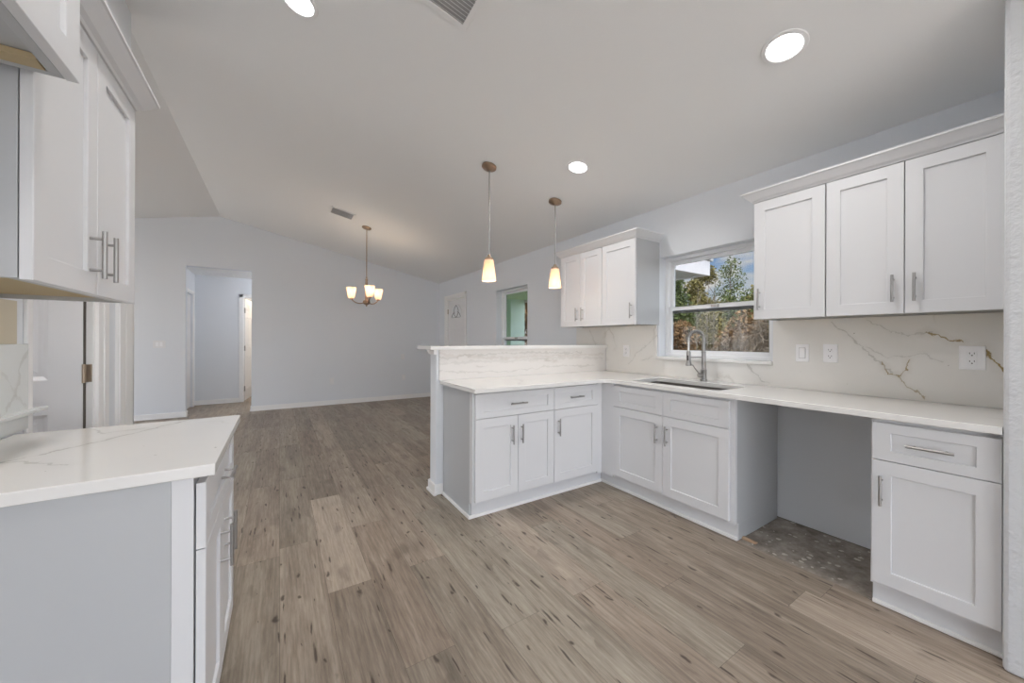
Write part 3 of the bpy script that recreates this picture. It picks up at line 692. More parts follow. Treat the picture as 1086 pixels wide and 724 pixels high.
# --- sink base + peninsula bases + right base
def base_cab(label, F, u0, u1, depth, drawers, doors, root_at, side=None, fills=(), toe=.06, body_u=None, kick=None, z_floor=0.0, well=False):
    r = empty('base_cabinet', root_at, label, 'cabinet')
    b = MB(); bu0, bu1 = body_u if body_u else (u0, u1)
    if well:      # open box under the basin
        fbox(b, F, bu0, bu1, -depth, -.0505, .105, .66); fbox(b, F, bu0, bu0+.018, -depth, -.0505, .66, .884); fbox(b, F, bu1-.018, bu1, -depth, -.0505, .66, .884); fbox(b, F, bu0+.018, bu1-.018, -depth, -depth+.018, .66, .884)
    else: fbox(b, F, bu0, bu1, -depth, -.0665, .105, .884)
    fbox(b, F, bu0, bu1, -depth, -toe-.0125, z_floor, .105)
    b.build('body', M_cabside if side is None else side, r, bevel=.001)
    f = MB()                                                    # face frame
    fbox(f, F, bu0, bu1, -.050 if well else -.066, -.024, .105, .884)
    for a, c_ in fills: fbox(f, F, a, c_, -.0235, -.004, .105, .884)
    f.build('face_frame', M_cab, r)
    k = MB(); ka, kb = kick if kick else (bu0, bu1)
    fbox(k, F, ka, kb, -toe-.012, -toe, z_floor, .1045); k.build('toe_kick', M_cab, r)
    for (a, c_, hu, hl) in drawers:
        d = shaker('drawer', F, a, c_, HS, HD, r, fu=.062, fz=.045)
        if hl: pull(F, hu, (HS+HD)/2, hl, False, d)
    for (a, c_, hu) in doors:
        d = shaker('cabinet_door', F, a, c_, HB+.008, HS, r, fu=.064, fz=.064)
        if hu is not None: pull(F, hu, .557, .137, True, d)
    return r
XF, YP = 2.337, 2.224
Fr, Fp = F_right(XF), F_pen(YP)
base_cab('white shaker sink base cabinet under the window with two doors and false drawer fronts', Fr, 1.174, 2.096, .600,
         [(1.174,1.635,0,0),(1.635,2.096,0,0)], [(1.174,1.635,1.597),(1.635,2.096,1.680)], (2.65,1.635,0), fills=[(2.096,2.2275)], body_u=(1.150,2.203), kick=(1.150,2.285), well=True)
base_cab('white shaker base cabinet right of the empty dishwasher bay, one drawer over one door', Fr, .170, .535, .600,
         [(.165,.533,.35,.137)], [(.165,.533,.498)], (2.65,.35,0), body_u=(.1645,.540), kick=(.1645,.540))
base_cab('wide white shaker peninsula cabinet with two doors, at the open end', Fp, 1.1255, 1.8147, .545,
         [(1.1255,1.8147,1.469,.140)], [(1.1255,1.476,1.421),(1.476,1.8147,1.502)], (1.46,2.50,0), body_u=(1.114,1.8147), kick=(1.130,1.8147))
base_cab('narrow white shaker peninsula cabinet with one door, next to the inside corner', Fp, 1.8147, 2.289, .545,
         [(1.8147,2.289,2.033,.140)], [(1.8147,2.289,1.852)], (2.07,2.50,0), fills=[(2.289,2.3405)], body_u=(1.8147,2.312), kick=(1.8147,2.392))
# shoe moulding
struct('baseboard_peninsula', MB().box(1.100,1.114,2.272,2.765,0,.024).box(1.100,2.39,2.270,2.285,0,.022), M_trim, bevel=.004)
struct('baseboard_sink_run', MB().box(2.383,2.398,1.150,2.28,0,.022), M_trim, bevel=.004)
struct('baseboard_right_run', MB().box(2.383,2.398,.165,.540,0,.018), M_trim, bevel=.004)
# left base
XLf = -.160
Fl = F_left(XLf)
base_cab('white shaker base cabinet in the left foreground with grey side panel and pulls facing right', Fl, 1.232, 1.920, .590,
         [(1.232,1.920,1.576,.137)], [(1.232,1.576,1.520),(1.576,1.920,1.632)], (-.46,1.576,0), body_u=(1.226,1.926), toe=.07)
# --- upper cabinets
def upper_cab(label, F, u0, u1, depth, z0, z1, doors, root_at, hz, crown=None, strip=None, fu=.062, bottom=.0, name='wall_cabinet', group=None):
    r = empty(name, root_at, label, 'cabinet')
    if group: r['group'] = group
    b = MB(); g = .0008
    a, c_ = u0+g, u1-g
    fbox(b, F, a, a+.016, -depth, -.022, z0, z1); fbox(b, F, c_-.016, c_, -depth, -.022, z0, z1)
    fbox(b, F, a+.016, c_-.016, -depth, -.022, z1-.016, z1); fbox(b, F, a+.016, c_-.016, -depth, -depth+.008, z0, z1-.016)
    fbox(b, F, a+.016, c_-.016, -.042, -.022, z0, z0+.04)
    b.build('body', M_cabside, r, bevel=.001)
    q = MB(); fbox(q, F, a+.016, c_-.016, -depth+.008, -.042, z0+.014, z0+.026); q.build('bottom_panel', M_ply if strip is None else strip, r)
    for (p, s, hu) in doors:
        d = shaker('cabinet_door', F, p, s, z0-.004, z1-.002, r, fu=fu, fz=fu)
        if hu is not None: pull(F, hu, hz, .137, True, d)
    return r
def crown_run(label, F, u0, u1, z, depth, ends, at):
    """crown moulding along the door plane with mitred returns; profile (d outwards, z up)"""
    prof = [(-.018,0),(.004,0),(.008,.008),(.020,.016),(.042,.042),(.050,.052),(.056,.054),(.056,.064),(-.018,.064)]
    b = MB()
    e0, e1 = ends
    n = len(prof)
    def sect(u, sgn): return [b.bm.verts.new(F(u + sgn*(d+.018) if sgn else u, d, z+h)) for d, h in prof]
    # front length, mitred at the ends that return
    A = [b.bm.verts.new(F(u0 - (d if e0 else 0), d, z+h)) for d, h in prof]
    B = [b.bm.verts.new(F(u1 + (d if e1 else 0), d, z+h)) for d, h in prof]
    for i in range(n): b.bm.faces.new([A[i], A[(i+1)%n], B[(i+1)%n], B[i]])
    for e_, S, u, sg in ((e0, A, u0, -1), (e1, B, u1, 1)):
        if e_:
            C = [b.bm.verts.new(F(u + sg*d, -depth, z+h)) for d, h in prof]
            for i in range(n): b.bm.faces.new([S[i], S[(i+1)%n], C[(i+1)%n], C[i]])
            b.bm.faces.new(C)
        else: b.bm.faces.new(S)
    o = b.build('crown_moulding', M_cab); return tag(o, label, 'crown moulding')
XU = 2.634; Fu = F_right(XU); UZ0, UZ1 = 1.381, 2.143
DU = XW - XU
upper_cab('single door white wall cabinet right of the window, handle low on its window side', Fu, .796, 1.172, DU, UZ0, UZ1, [(.797,1.171,1.133)], (2.8,.98,UZ0), 1.505)
upper_cab('double door white wall cabinet in the right corner above the gold veined slab', Fu, .166, .795, DU, UZ0, UZ1, [(.483,.794,.521),(.170,.483,.445)], (2.8,.48,UZ0), 1.505)
upper_cab('single door white wall cabinet left of the window', Fu, 2.116, 2.515, DU, UZ0, UZ1, [(2.118,2.514,2.157)], (2.8,2.31,UZ0), 1.503)
upper_cab('double door white wall cabinet beyond the sink, over the end of the bar', Fu, 2.516, 3.122, DU, UZ0, UZ1, [(2.517,2.816,2.774),(2.816,3.120,2.856)], (2.8,2.82,UZ0), 1.503)
crown_run('white crown moulding over the cabinets right of the window', Fu, .163, 1.172, UZ1-.001, DU, (False, True), 0)
crown_run('white crown moulding over the cabinets left of the window', Fu, 2.116, 3.122, UZ1-.001, DU, (True, True), 0)
XUL = -.455; Ful = F_left(XUL); DL = XUL - XK
upper_cab('double door white wall cabinet on the left wall, beyond the deeper one', Ful, 1.236, 1.906, DL, 1.369, 2.090, [(1.237,1.571,1.520),(1.571,1.905,1.606)], (-.6,1.57,1.369), 1.479)
crown_run('white crown moulding over the left wall cabinets', Ful, 1.206, 1.906, 2.089, DL, (False, True), 0)
XH = -.375; Fh = F_left(XH); DH = XH - XK
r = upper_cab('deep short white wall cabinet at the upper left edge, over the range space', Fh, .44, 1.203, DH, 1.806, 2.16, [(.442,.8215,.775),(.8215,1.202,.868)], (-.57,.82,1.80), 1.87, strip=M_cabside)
MB().box(XK+.01, XH-.045, 1.150, 1.186, 1.8062, 1.8185).build('bottom_cleat', M_ply, r)

# ------------------------------------------------------------------ COUNTERTOPS (polygons with holes)
def slab_poly(name, outer, holes, z0, z1, m, parent=None, bevel=.003):
    bm = bmesh.new(); edges = []
    for loop in [outer] + holes:
        vs = [bm.verts.new((x, y, z1)) for x, y in loop]
        for i in range(len(vs)): edges.append(bm.edges.new((vs[i], vs[(i+1)%len(vs)])))
    bmesh.ops.triangle_fill(bm, use_beauty=True, use_dissolve=False, edges=edges)
    fs = list(bm.faces)
    ex = bmesh.ops.extrude_face_region(bm, geom=fs)
    for v in [g for g in ex['geom'] if isinstance(g, bmesh.types.BMVert)]: v.co.z = z0
    mb = MB(); mb.bm.free(); mb.bm = bm
    return mb.build(name, m, parent, bevel=bevel, kind='abs')
def rrect(x0, x1, y0, y1, r, n=6):
    pts = []
    for cx, cy, a in ((x1-r,y1-r,0),(x0+r,y1-r,PI/2),(x0+r,y0+r,PI),(x1-r,y0+r,1.5*PI)):
        pts += [(cx+r*math.cos(a+PI/2*i/n), cy+r*math.sin(a+PI/2*i/n)) for i in range(n+1)]
    return pts
YC, XC, XB = 2.142, 2.308, 2.955
R = .075
arc = [(XC-R+R*math.cos(PI/2*(1-i/8)), YC-R+R*math.sin(PI/2*(1-i/8))) for i in range(9)]
arc = [(XC-R + R*math.sin(PI/2*i/8), YC - R + R*math.cos(PI/2*i/8)) for i in range(9)]
# inside corner is concave: sweep the other way round
cx_, cy_ = XC-R, YC-R
sink = rrect(2.405, 2.775, 1.275, 1.985, .035)
outer = [(1.079, YC)] + arc + [(XC, .1645), (XB, .1645), (XB, 2.759), (1.079, 2.759)]
ct = slab_poly('countertop', outer, [sink], .884, .914, M_counter)
tag(ct, 'white L shaped quartz countertop running past the sink and along the peninsula', 'countertop')
bt = slab_poly('bar_top', [(.99,2.730),(2.954,2.730),(2.954,3.052),(.99,3.052)], [], 1.1575, 1.187, M_counter)
tag(bt, 'raised white quartz bar top along the peninsula half wall', 'countertop')
lt = slab_poly('countertop', [(-.140,1.216),(-.140,1.941),(-.752,1.941),(-.752,1.216)], [], .884, .914, M_counter_l)
tag(lt, 'grey veined quartz countertop on the left foreground cabinet', 'countertop')
# backsplashes
b = MB(); b.box(2.956, 2.969, .1645, 3.22, .9145, 1.064); b.box(2.956,2.969,.1645,1.188,1.064,1.380); b.box(2.956,2.969,2.137,3.22,1.064,1.380)
b.bm.free(); b = MB()
b.prism([(.1645,.9145),(2.759,.9145),(2.759,1.3805),(2.137,1.3805),(2.137,1.0645),(1.188,1.0645),(1.188,1.3805),(.1645,1.3805)], lambda u,v,t: (2.9565+.0125*t, u, v))
tag(b.build('backsplash', M_splash, kind='abs'), 'marble wall slab with grey and gold veins behind the sink counter', 'backsplash')
b = MB().box(2.9565,2.969,3.06,3.22,.9145,1.3805).box(2.9565,2.969,2.761,3.06,1.188,1.3805)
tag(b.build('backsplash', M_splash, kind='abs'), 'marble wall piece above the end of the raised bar', 'backsplash')
tag(MB().box(1.077,2.9555,2.7605,2.7745,.9145,1.1565).build('backsplash', M_splash_bar, kind='abs'), 'horizontally veined marble strip between the peninsula counter and raised bar', 'backsplash')
tag(MB().box(-.7745,-.7615,1.24,2.044,.9145,1.218).build('backsplash', M_splash_l, kind='abs'), 'grey veined marble slab at the left edge behind the counter', 'backsplash')
tag(MB().box(-.761,-.733,1.24,2.10,.972,.984).build('ledge_strip', M_splash_l, bevel=.002), 'thin stone ledge along the left backsplash near the pantry door', 'ledge')
tag(MB().box(-.7745,-.771,1.30,2.0,1.2185,1.368).build('raw_wall_board', M_raw), 'unpainted tan board under the left wall cabinet', 'board')

# ------------------------------------------------------------------ SINK + FAUCET
def make_sink():
    s = empty('sink', (2.59,1.63,.67), 'undermount stainless steel kitchen sink set in the counter below the window', 'sink')
    b = MB(); o_, i_ = rrect(2.397,2.783,1.267,1.993,.04), rrect(2.409,2.771,1.279,1.981,.035)
    lo = rrect(2.425,2.755,1.295,1.965,.03)
    n = len(o_)
    V = lambda L_, z: [b.bm.verts.new((x,y,z)) for x,y in L_]
    a0, a1, a2 = V(o_, .8835), V(i_, .8835), V(lo, .68)
    a3 = V(o_, .880); a4 = V([(x*1.0, y) for x, y in rrect(2.420,2.760,1.290,1.970,.032)], .676); 
    for p, q in ((a0,a1),(a1,a2),(a0,a3),(a3,a4)):
        for i in range(n): b.bm.faces.new([p[i], p[(i+1)%n], q[(i+1)%n], q[i]])
    b.bm.faces.new(a2); b.bm.faces.new(a4)
    b.build('basin', M_basin, s)
    MB().lathe([(0,.001),(.03,.001),(.045,.004),(.05,.006),(.05,.0),(0,.0)], (2.60,1.63,.6805), 24).build('drain', M_nickel, s, smooth=True)
make_sink()
def make_faucet():
    X, Y, Z = 2.875, 1.642, .9145
    f = empty('kitchen_faucet', (X,Y,Z), 'tall brushed nickel spring spout faucet behind the sink', 'faucet')
    MB().lathe([(.027,0),(.027,.008),(.021,.012),(.021,.085),(.023,.09),(.0155,.094),(.0155,.225),(.018,.228),(.018,.236),(0,.236)], (X,Y,Z), 24).build('body', M_nickel, f, smooth=True)
    d = Vector((-.86, .50, 0)).normalized()      # spout direction
    rch = .062
    pts = [Vector((X,Y,Z+.236))]
    top = Z + .335
    for i in range(1, 5): pts.append(Vector((X,Y,Z+.236+(top-Z-.236)*i/4)))
    for i in range(1, 17):
        a = PI*i/16; pts.append(Vector((X,Y,top)) + d*(rch*(1-math.cos(a))) + Vector((0,0,rch*math.sin(a))))
    end = pts[-1]; pts2 = pts + [end - Vector((0,0,.02))]
    MB().tube(pts2, .0075, 10).build('hose', M_steel, f, smooth=True)
    # spring wound round the arch
    sp = []; L_ = [0]
    for a, b_ in zip(pts2[:-1], pts2[1:]): L_.append(L_[-1] + (b_-a).length)
    turns = 30; N_ = turns*10; up = d.cross(Vector((0,0,1)))
    for i in range(N_+1):
        s = L_[-1]*i/N_; k = max(j for j in range(len(L_)) if L_[j] <= s + 1e-9); k = min(k, len(pts2)-2)
        t = (s-L_[k])/max(1e-6, L_[k+1]-L_[k]); p = pts2[k].lerp(pts2[k+1], t); tg = (pts2[k+1]-pts2[k]).normalized()
        w = up; q = tg.cross(w).normalized(); an = 2*PI*turns*i/N_
        sp.append(p + (w*math.cos(an) + q*math.sin(an))*.0125)
    MB().tube(sp, .0026, 6).build('spring', M_nickel, f, smooth=True)
    e = end - Vector((0,0,.02))
    MB().tube([e, e-Vector((0,0,.075))], .0085, 12).build('spray_tube', M_steel, f, smooth=True)
    h = e - Vector((0,0,.075))
    sh = MB().lathe([(0,0),(.012,0),(.0165,-.01),(.0165,-.085),(.021,-.10),(.024,-.112),(.0225,-.118),(0,-.118)], h, 20).build('spray_head', M_nickel, f, smooth=True)
    fd = Vector((-math.sin(.5679),-math.cos(.5679),0)); bc = h + Vector((-.0150,-.004,-.055))
    MB().box(bc.x-.004,bc.x+.004,bc.y-.005,bc.y+.005,bc.z-.02,bc.z+.02).build('spray_button', M_dark, sh)
    hd = Vector((-.75,.45,0)).normalized()
    c0 = Vector((X,Y,Z+.045))
    MB().tube([c0, c0+hd*.03, c0+hd*.045], [.017,.020,.016], 16).build('valve', M_nickel, f, smooth=True)
    MB().tube([c0+hd*.035+Vector((0,0,.01)), c0+hd*.075+Vector((0,0,.06)), c0+hd*.09+Vector((0,0,.085))], [.005,.0042,.004], 8).build('lever', M_nickel, f, smooth=True)
    # holder arm for the spray head
    MB().tube([Vector((X,Y,Z+.19)), Vector((X,Y,Z+.19))+d*.06, Vector((X,Y,Z+.19))+d*(2*rch)], .0045, 8).build('holder_arm', M_nickel, f, smooth=True)
make_faucet()

# ------------------------------------------------------------------ ELECTRICAL
def plate(name, F, uc, zc, w, h, kind, label, cat, group=None, m=None):
    r = empty(name, F(uc, 0, zc-h/2), label, cat, group)
    p = MB(); fbox(p, F, uc-w/2, uc+w/2, 0.0003, .006, zc-h/2, zc+h/2); pl = p.build('cover_plate', m or M_plate, r, bevel=.0025)
    if kind.startswith('outlet'):
        for s in (-1, 1):
            q = MB(); z = zc + s*.020
            fbox(q, F, uc-.0165, uc+.0165, .006, .0085, zc+(0 if s > 0 else -.034) if kind == 'outlet_decor' else z-.0135, zc+(.034 if s > 0 else 0) if kind == 'outlet_decor' else z+.0135)
            rc = q.build('receptacle', M_plate, r, bevel=.0015)
            for nm, a, c_, lo_, hi_ in (('slot', -.0085, -.0062, -.001, .007), ('slot', .0062, .0085, -.001, .007), ('ground_hole', -.0025, .0025, -.010, -.005)):
                q = MB(); fbox(q, F, uc+a, uc+c_, .0086, .0092, z+lo_, z+hi_); q.build(nm, M_dark, rc)
    elif kind == 'rocker':
        q = MB(); fbox(q, F, uc-.0185, uc+.0185, .006, .0064, zc-.035, zc+.035); q.build('rocker_surround', mat('rocker_gap', (.35,.35,.35), .6), r)
        q = MB(); fbox(q, F, uc-.0165, uc+.0165, .0065, .0095, zc-.033, zc+.033); q.build('rocker', M_plate, r, bevel=.002)
    elif kind == 'toggles':
        for k in range(2):
            q = MB(); u = uc + (k-.5)*.046; fbox(q, F, u-.016, u+.016, .006, .009, zc-.033, zc+.033); q.build('rocker', M_plate, r, bevel=.002)
    return r
Fs = F_right(2.9562); Fw = F_pen(YF); Fb = F_pen(2.7603)
plate('light_switch', Fs, 1.013, 1.158, .073, .117, 'rocker', 'white rocker light switch on the marble, nearest the window', 'light switch')
plate('power_outlet', Fs, .866, 1.160, .073, .117, 'outlet', 'white duplex outlet on the marble just right of the light switch', 'outlet')
plate('power_outlet', Fs, .303, 1.156, .086, .120, 'outlet_decor', 'large white outlet beside the gold vein in the right corner', 'outlet')
plate('power_outlet', Fs, 2.483, 1.13, .073, .117, 'outlet', 'outlet on the marble under the wall cabinet left of the window', 'outlet')
plate('power_outlet', Fw, .84, .445, .073, .117, 'outlet', 'white outlet low on the far wall, left of the other one', 'outlet', m=mat('wall_plate_plastic', (.80,.80,.81), .4))
plate('power_outlet', Fw, 2.19, .445, .073, .117, 'outlet', 'white outlet low on the far wall, nearer the front door corner', 'outlet', m=mat('wall_plate_plastic', (.80,.80,.81), .4))
plate('light_switch', Fw, -1.555, 1.15, .145, .117, 'toggles', 'white double switch plate on the far wall left of the hall opening', 'light switch', m=mat('wall_plate_plastic', (.80,.80,.81), .4))
plate('cable_plate', Fw, 2.17, .879, .073, .117, 'blank', 'white blank cover plate on the far wall above the right outlet', 'wall plate', m=mat('wall_plate_plastic', (.80,.80,.81), .4))

# ------------------------------------------------------------------ CEILING FIXTURES
SLOPE = math.atan(SL)
def ceil_rot(x): return Matrix.Rotation(SLOPE if x > RX else -SLOPE, 3, 'Y')
def recessed(x, y, label, r_out=.095, vis=True):
    z = cz_(x); rt = ceil_rot(x)
    r = empty('recessed_light', (x, y, z), label, 'ceiling light', 'recessed lights in the vaulted ceiling')
    MB().lathe([(r_out*.76,-.003),(r_out*.80,-.008),(r_out*.97,-.006),(r_out,-.001),(r_out*.76,-.0005)], (x,y,z), 40, rt, closed=True).build('trim_ring', M_white_metal, r, smooth=True)
    MB().lathe([(0,-.0045),(r_out*.765,-.0045),(r_out*.765,-.001),(0,-.001)], (x,y,z), 40, rt).build('diffuser', M_can, r)
    ld = bpy.data.lights.new('recessed_lamp', 'AREA'); ld.shape = 'DISK'; ld.size = .14; ld.energy = CAN_W; ld.color = (1, .975, .95); ld.spread = math.radians(170)
    lo = bpy.data.objects.new('recessed_lamp', ld); COL.objects.link(lo); lo.parent = r
    nrm = rt @ Vector((0,0,-1)); lo.location = nrm*.02; lo.rotation_euler = nrm.to_track_quat('-Z','Y').to_euler()
recessed(2.05, .779, 'large bright recessed light over the right counter, largest in view')
recessed(2.056, 2.228, 'recessed light between the second pendant and the wall cabinets')
recessed(.084, 2.284, 'recessed light cut by the top edge of the photo')
recessed(.084, .75, 'added recessed fill light above the camera, out of frame')  # unseen cans from here down, added to even out the room light
recessed(2.05, -1.6, 'added recessed fill light behind the camera on the right, out of frame')
recessed(.084, -1.6, 'added recessed fill light behind the camera in the middle, out of frame')
recessed(-2.4, 1.0, 'added recessed fill light over the side room near the camera, out of frame')
recessed(-2.4, 5.2, 'added recessed fill light in the living area beyond the left wall, out of frame')

def register(x0, x1, y0, y1, nl, along, label, frame=.028):
    xc, yc = (x0+x1)/2, (y0+y1)/2; z = cz_(xc)
    r = empty('air_vent', (xc, yc, z), label, 'air vent')
    rt = ceil_rot(xc); hx, hy = (x1-x0)/2, (y1-y0)/2
    def T(mb):
        for v in mb.bm.verts: v.co = rt @ v.co + Vector((xc, yc, z))
        return mb
    f = MB(); t0, t1 = -.009, -.0005
    f.box(-hx,-hx+frame,-hy,hy,t0,t1).box(hx-frame,hx,-hy,hy,t0,t1).box(-hx+frame,hx-frame,-hy,-hy+frame,t0,t1).box(-hx+frame,hx-frame,hy-frame,hy,t0,t1)
    T(f).build('frame', M_white_metal, r, bevel=.002)
    T(MB().box(-hx+frame,hx-frame,-hy+frame,hy-frame,-.0015,-.0004)).build('duct_back', M_gap, r)
    for i in range(nl):
        s = MB(); q = (i+.5)/nl
        if along == 'X':
            yy = -hy+frame+(2*hy-2*frame)*q; s.hexa([(-hx+frame,yy-.006,-.010),(hx-frame,yy-.006,-.010),(hx-frame,yy-.004,-.010),(-hx+frame,yy-.004,-.010),(-hx+frame,yy+.003,-.002),(hx-frame,yy+.003,-.002),(hx-frame,yy+.005,-.002),(-hx+frame,yy+.005,-.002)])
        else:
            xx = -hx+frame+(2*hx-2*frame)*q; s.hexa([(xx-.006,-hy+frame,-.010),(xx-.004,-hy+frame,-.010),(xx-.004,hy-frame,-.010),(xx-.006,hy-frame,-.010),(xx+.003,-hy+frame,-.002),(xx+.005,-hy+frame,-.002),(xx+.005,hy-frame,-.002),(xx+.003,hy-frame,-.002)])
        T(s).build('louver', M_white_metal, r)
register(.47, .845, 1.49, 1.80, 12, 'X', 'square white ceiling register at the top edge of the photo')
register(.555, .865, 5.225, 5.50, 9, 'X', 'white rectangular air vent on the ceiling beside the chandelier', frame=.025)
# hall return grille
r = empty('air_vent', (-.95, 8.45, 2.42), 'air return grille on the small hall ceiling', 'air vent')
f = MB().box(-1.2,-.72,8.35,8.38,2.41,2.4195).box(-1.2,-.72,8.62,8.65,2.41,2.4195).box(-1.2,-1.17,8.38,8.62,2.41,2.4195).box(-.75,-.72,8.38,8.62,2.41,2.4195); f.build('frame', M_white_metal, r)
MB().box(-1.17,-.75,8.38,8.62,2.417,2.4196).build('duct_back', M_gap, r)
for i in range(7): MB().box(-1.17,-.75,8.395+.034*i,8.408+.034*i,2.411,2.4165).build('louver', M_white_metal, r)

def add_bulb(parent, p, watts, size=.022, col=(1,.83,.64)):
    ld = bpy.data.lights.new('bulb_lamp', 'POINT'); ld.energy = watts; ld.shadow_soft_size = size; ld.color = col
    lo = bpy.data.objects.new('bulb_lamp', ld); COL.objects.link(lo); lo.parent = parent; lo.location = Vector(p) - root_loc(parent)
def pendant(x, y, label, z_bot=1.752, z_top=1.935):
    zc = cz_(x); rt = ceil_rot(x)
    r = empty('pendant_light', (x, y, zc), label, 'pendant light')
    MB().lathe([(0,-.0005),(.060,-.0005),(.064,-.004),(.064,-.018),(.058,-.024),(.030,-.030),(.018,-.040),(.0,-.042)], (x,y,zc), 36, rt).build('canopy', M_bronze, r, smooth=True)
    MB().tube([(x,y,zc-.03),(x,y,z_top+.03)], .0055, 12).build('rod', M_nickel, r, smooth=True)
    MB().lathe([(0,.046),(.012,.045),(.016,.03),(.034,.018),(.036,.0),(.034,-.006),(0,-.006)], (x,y,z_top), 28).build('socket_cap', M_bronze, r, smooth=True)
    MB().lathe([(.040,0),(.062,-(z_top-z_bot)),(.0585,-(z_top-z_bot)),(.0365,-.002)], (x,y,z_top), 40, closed=True).build('lamp_shade', M_shade, r, smooth=True)
    zb = z_bot + .045
    MB().lathe([(0,-.03),(.014,-.026),(.022,-.010),(.024,.004),(.019,.022),(.011,.038),(.010,.055),(0,.055)], (x,y,zb), 20).build('bulb', M_bulb, r, smooth=True)
    add_bulb(r, (x,y,z_bot+.02), PEND_W)
pendant(1.545, 2.80, 'long rod pendant with frosted shade over the bar, nearer the room centre')
pendant(2.285, 2.80, 'long rod pendant with frosted shade over the bar, nearer the wall cabinets')

def chandelier(x, y):
    zc = cz_(x); rt = ceil_rot(x)
    r = empty('chandelier', (x,y,zc), 'three shade bronze chandelier hanging over the dining area', 'chandelier')
    MB().lathe([(0,-.0005),(.060,-.0005),(.064,-.004),(.064,-.018),(.052,-.026),(.02,-.034),(0,-.036)], (x,y,zc), 32, rt).build('canopy', M_bronze, r, smooth=True)
    MB().tube([(x,y,zc-.03),(x,y,2.10)], .007, 10).build('rod', M_bronze, r, smooth=True)
    MB().lathe([(0,.40),(.012,.395),(.010,.37),(.018,.36),(.016,.33),(.020,.30),(.020,.06),(.045,.05),(.050,.02),(.035,.0),(.012,-.01),(.010,-.03),(0,-.035)], (x,y,1.745), 24).build('column', M_bronze, r, smooth=True)
    rt_v = Vector((math.cos(.5679), -math.sin(.5679), 0)); fw = Vector((math.sin(.5679), math.cos(.5679), 0))
    for a in (183, 63, 303):
        d = rt_v*math.cos(math.radians(a)) + fw*math.sin(math.radians(a))
        c0 = Vector((x,y,1.765))
        pts = [c0 + d*(.03+.185*t) + Vector((0,0,-.012*math.sin(PI*t)+.055*t**3)) for t in [i/10 for i in range(11)]]
        arm = MB().tube(pts, .0075, 10).build('arm', M_bronze, r, smooth=True)
        e = pts[-1]
        MB().lathe([(0,-.01),(.022,-.006),(.024,.01),(.016,.016),(.016,.045),(0,.045)], e, 20).build('socket_cup', M_bronze, arm, smooth=True)
        MB().lathe([(.040,.012),(.068,.165),(.0645,.165),(.037,.015)], e, 36, closed=True).build('lamp_shade', M_shade_c, arm, smooth=True)
        MB().lathe([(0,.045),(.012,.05),(.024,.08),(.022,.10),(.012,.115),(0,.118)], e, 16).build('bulb', M_bulb, arm, smooth=True)
        add_bulb(arm, e + Vector((0,0,.13)), CHAN_W)
chandelier(1.063, 5.587)
# ceiling light of the bedroom past the hall door (gives the warm glow on the hall door)
r = empty('flush_light', (-.2, 9.9, 2.42), 'flush glass ceiling light in the room past the hall', 'ceiling light')
MB().lathe([(0,-.10),(.08,-.09),(.13,-.05),(.14,-.02),(0,-.02)], (-.2,9.9,2.42), 28).build('glass_bowl', M_shade_c, r, smooth=True)
MB().lathe([(0,-.02),(.15,-.02),(.15,-.0005),(0,-.0005)], (-.2,9.9,2.42), 28).build('base', M_bronze, r, smooth=True)
add_bulb(r, (-.2,9.9,2.25), 26)
r = empty('recessed_light', (.3, 8.3, 2.42), 'added small fill light in the hall ceiling, hidden from view', 'ceiling light')  # lamp added out of sight to light the hall
MB().lathe([(0,-.004),(.08,-.004),(.08,-.0005),(0,-.0005)], (.3,8.3,2.42), 28).build('diffuser', M_can, r)
add_bulb(r, (.3,8.3,2.30), 9, .05, (.93,.95,1))

r = empty('flush_light', (-1.5, 2.4, 2.6), 'added flush glass fill light in the pantry ceiling behind the left door', 'ceiling light')  # unseen lamp, added to brighten the open pantry door
MB().lathe([(0,-.10),(.08,-.09),(.13,-.05),(.14,-.02),(0,-.02)], (-1.5,2.3,2.6), 28).build('glass_bowl', M_shade_c, r, smooth=True)
MB().lathe([(0,-.02),(.15,-.02),(.15,-.0005),(0,-.0005)], (-1.5,2.3,2.6), 28).build('base', M_bronze, r, smooth=True)
add_bulb(r, (-1.5,2.3,2.42), 8, .06, (1,.92,.84))
# loose wood shim on the bare slab
sh = MB(); sh.hexa([(2.452,1.075,-.0038),(2.475,1.072,-.0038),(2.470,1.150,-.0038),(2.447,1.150,-.0038),(2.452,1.075,.004),(2.475,1.072,.004),(2.470,1.150,.009),(2.447,1.150,.009)])
tag(sh.build('wood_shim', mat('shim_wood', (.55,.38,.25), .7)), 'small orange wood shim on the bare concrete beside the sink cabinet', 'wood scrap')

# ------------------------------------------------------------------ OUTSIDE
g = MB().box(XW+TW+.02, 60, -30, 60, -.35, -.15); struct('ground_outside', g, M_grass)
g = MB().box(-60, 60, -40, YN-.2, -.35, -.15); struct('ground_behind', g, mat('bounce_ground', (.72,.66,.58), .9))  # unseen ground, kept pale to bounce light into the rooms
g = MB().box(-60, XL-.2, YN-.2, 60, -.35, -.15); struct('ground_side', g, MATS['bounce_ground'])
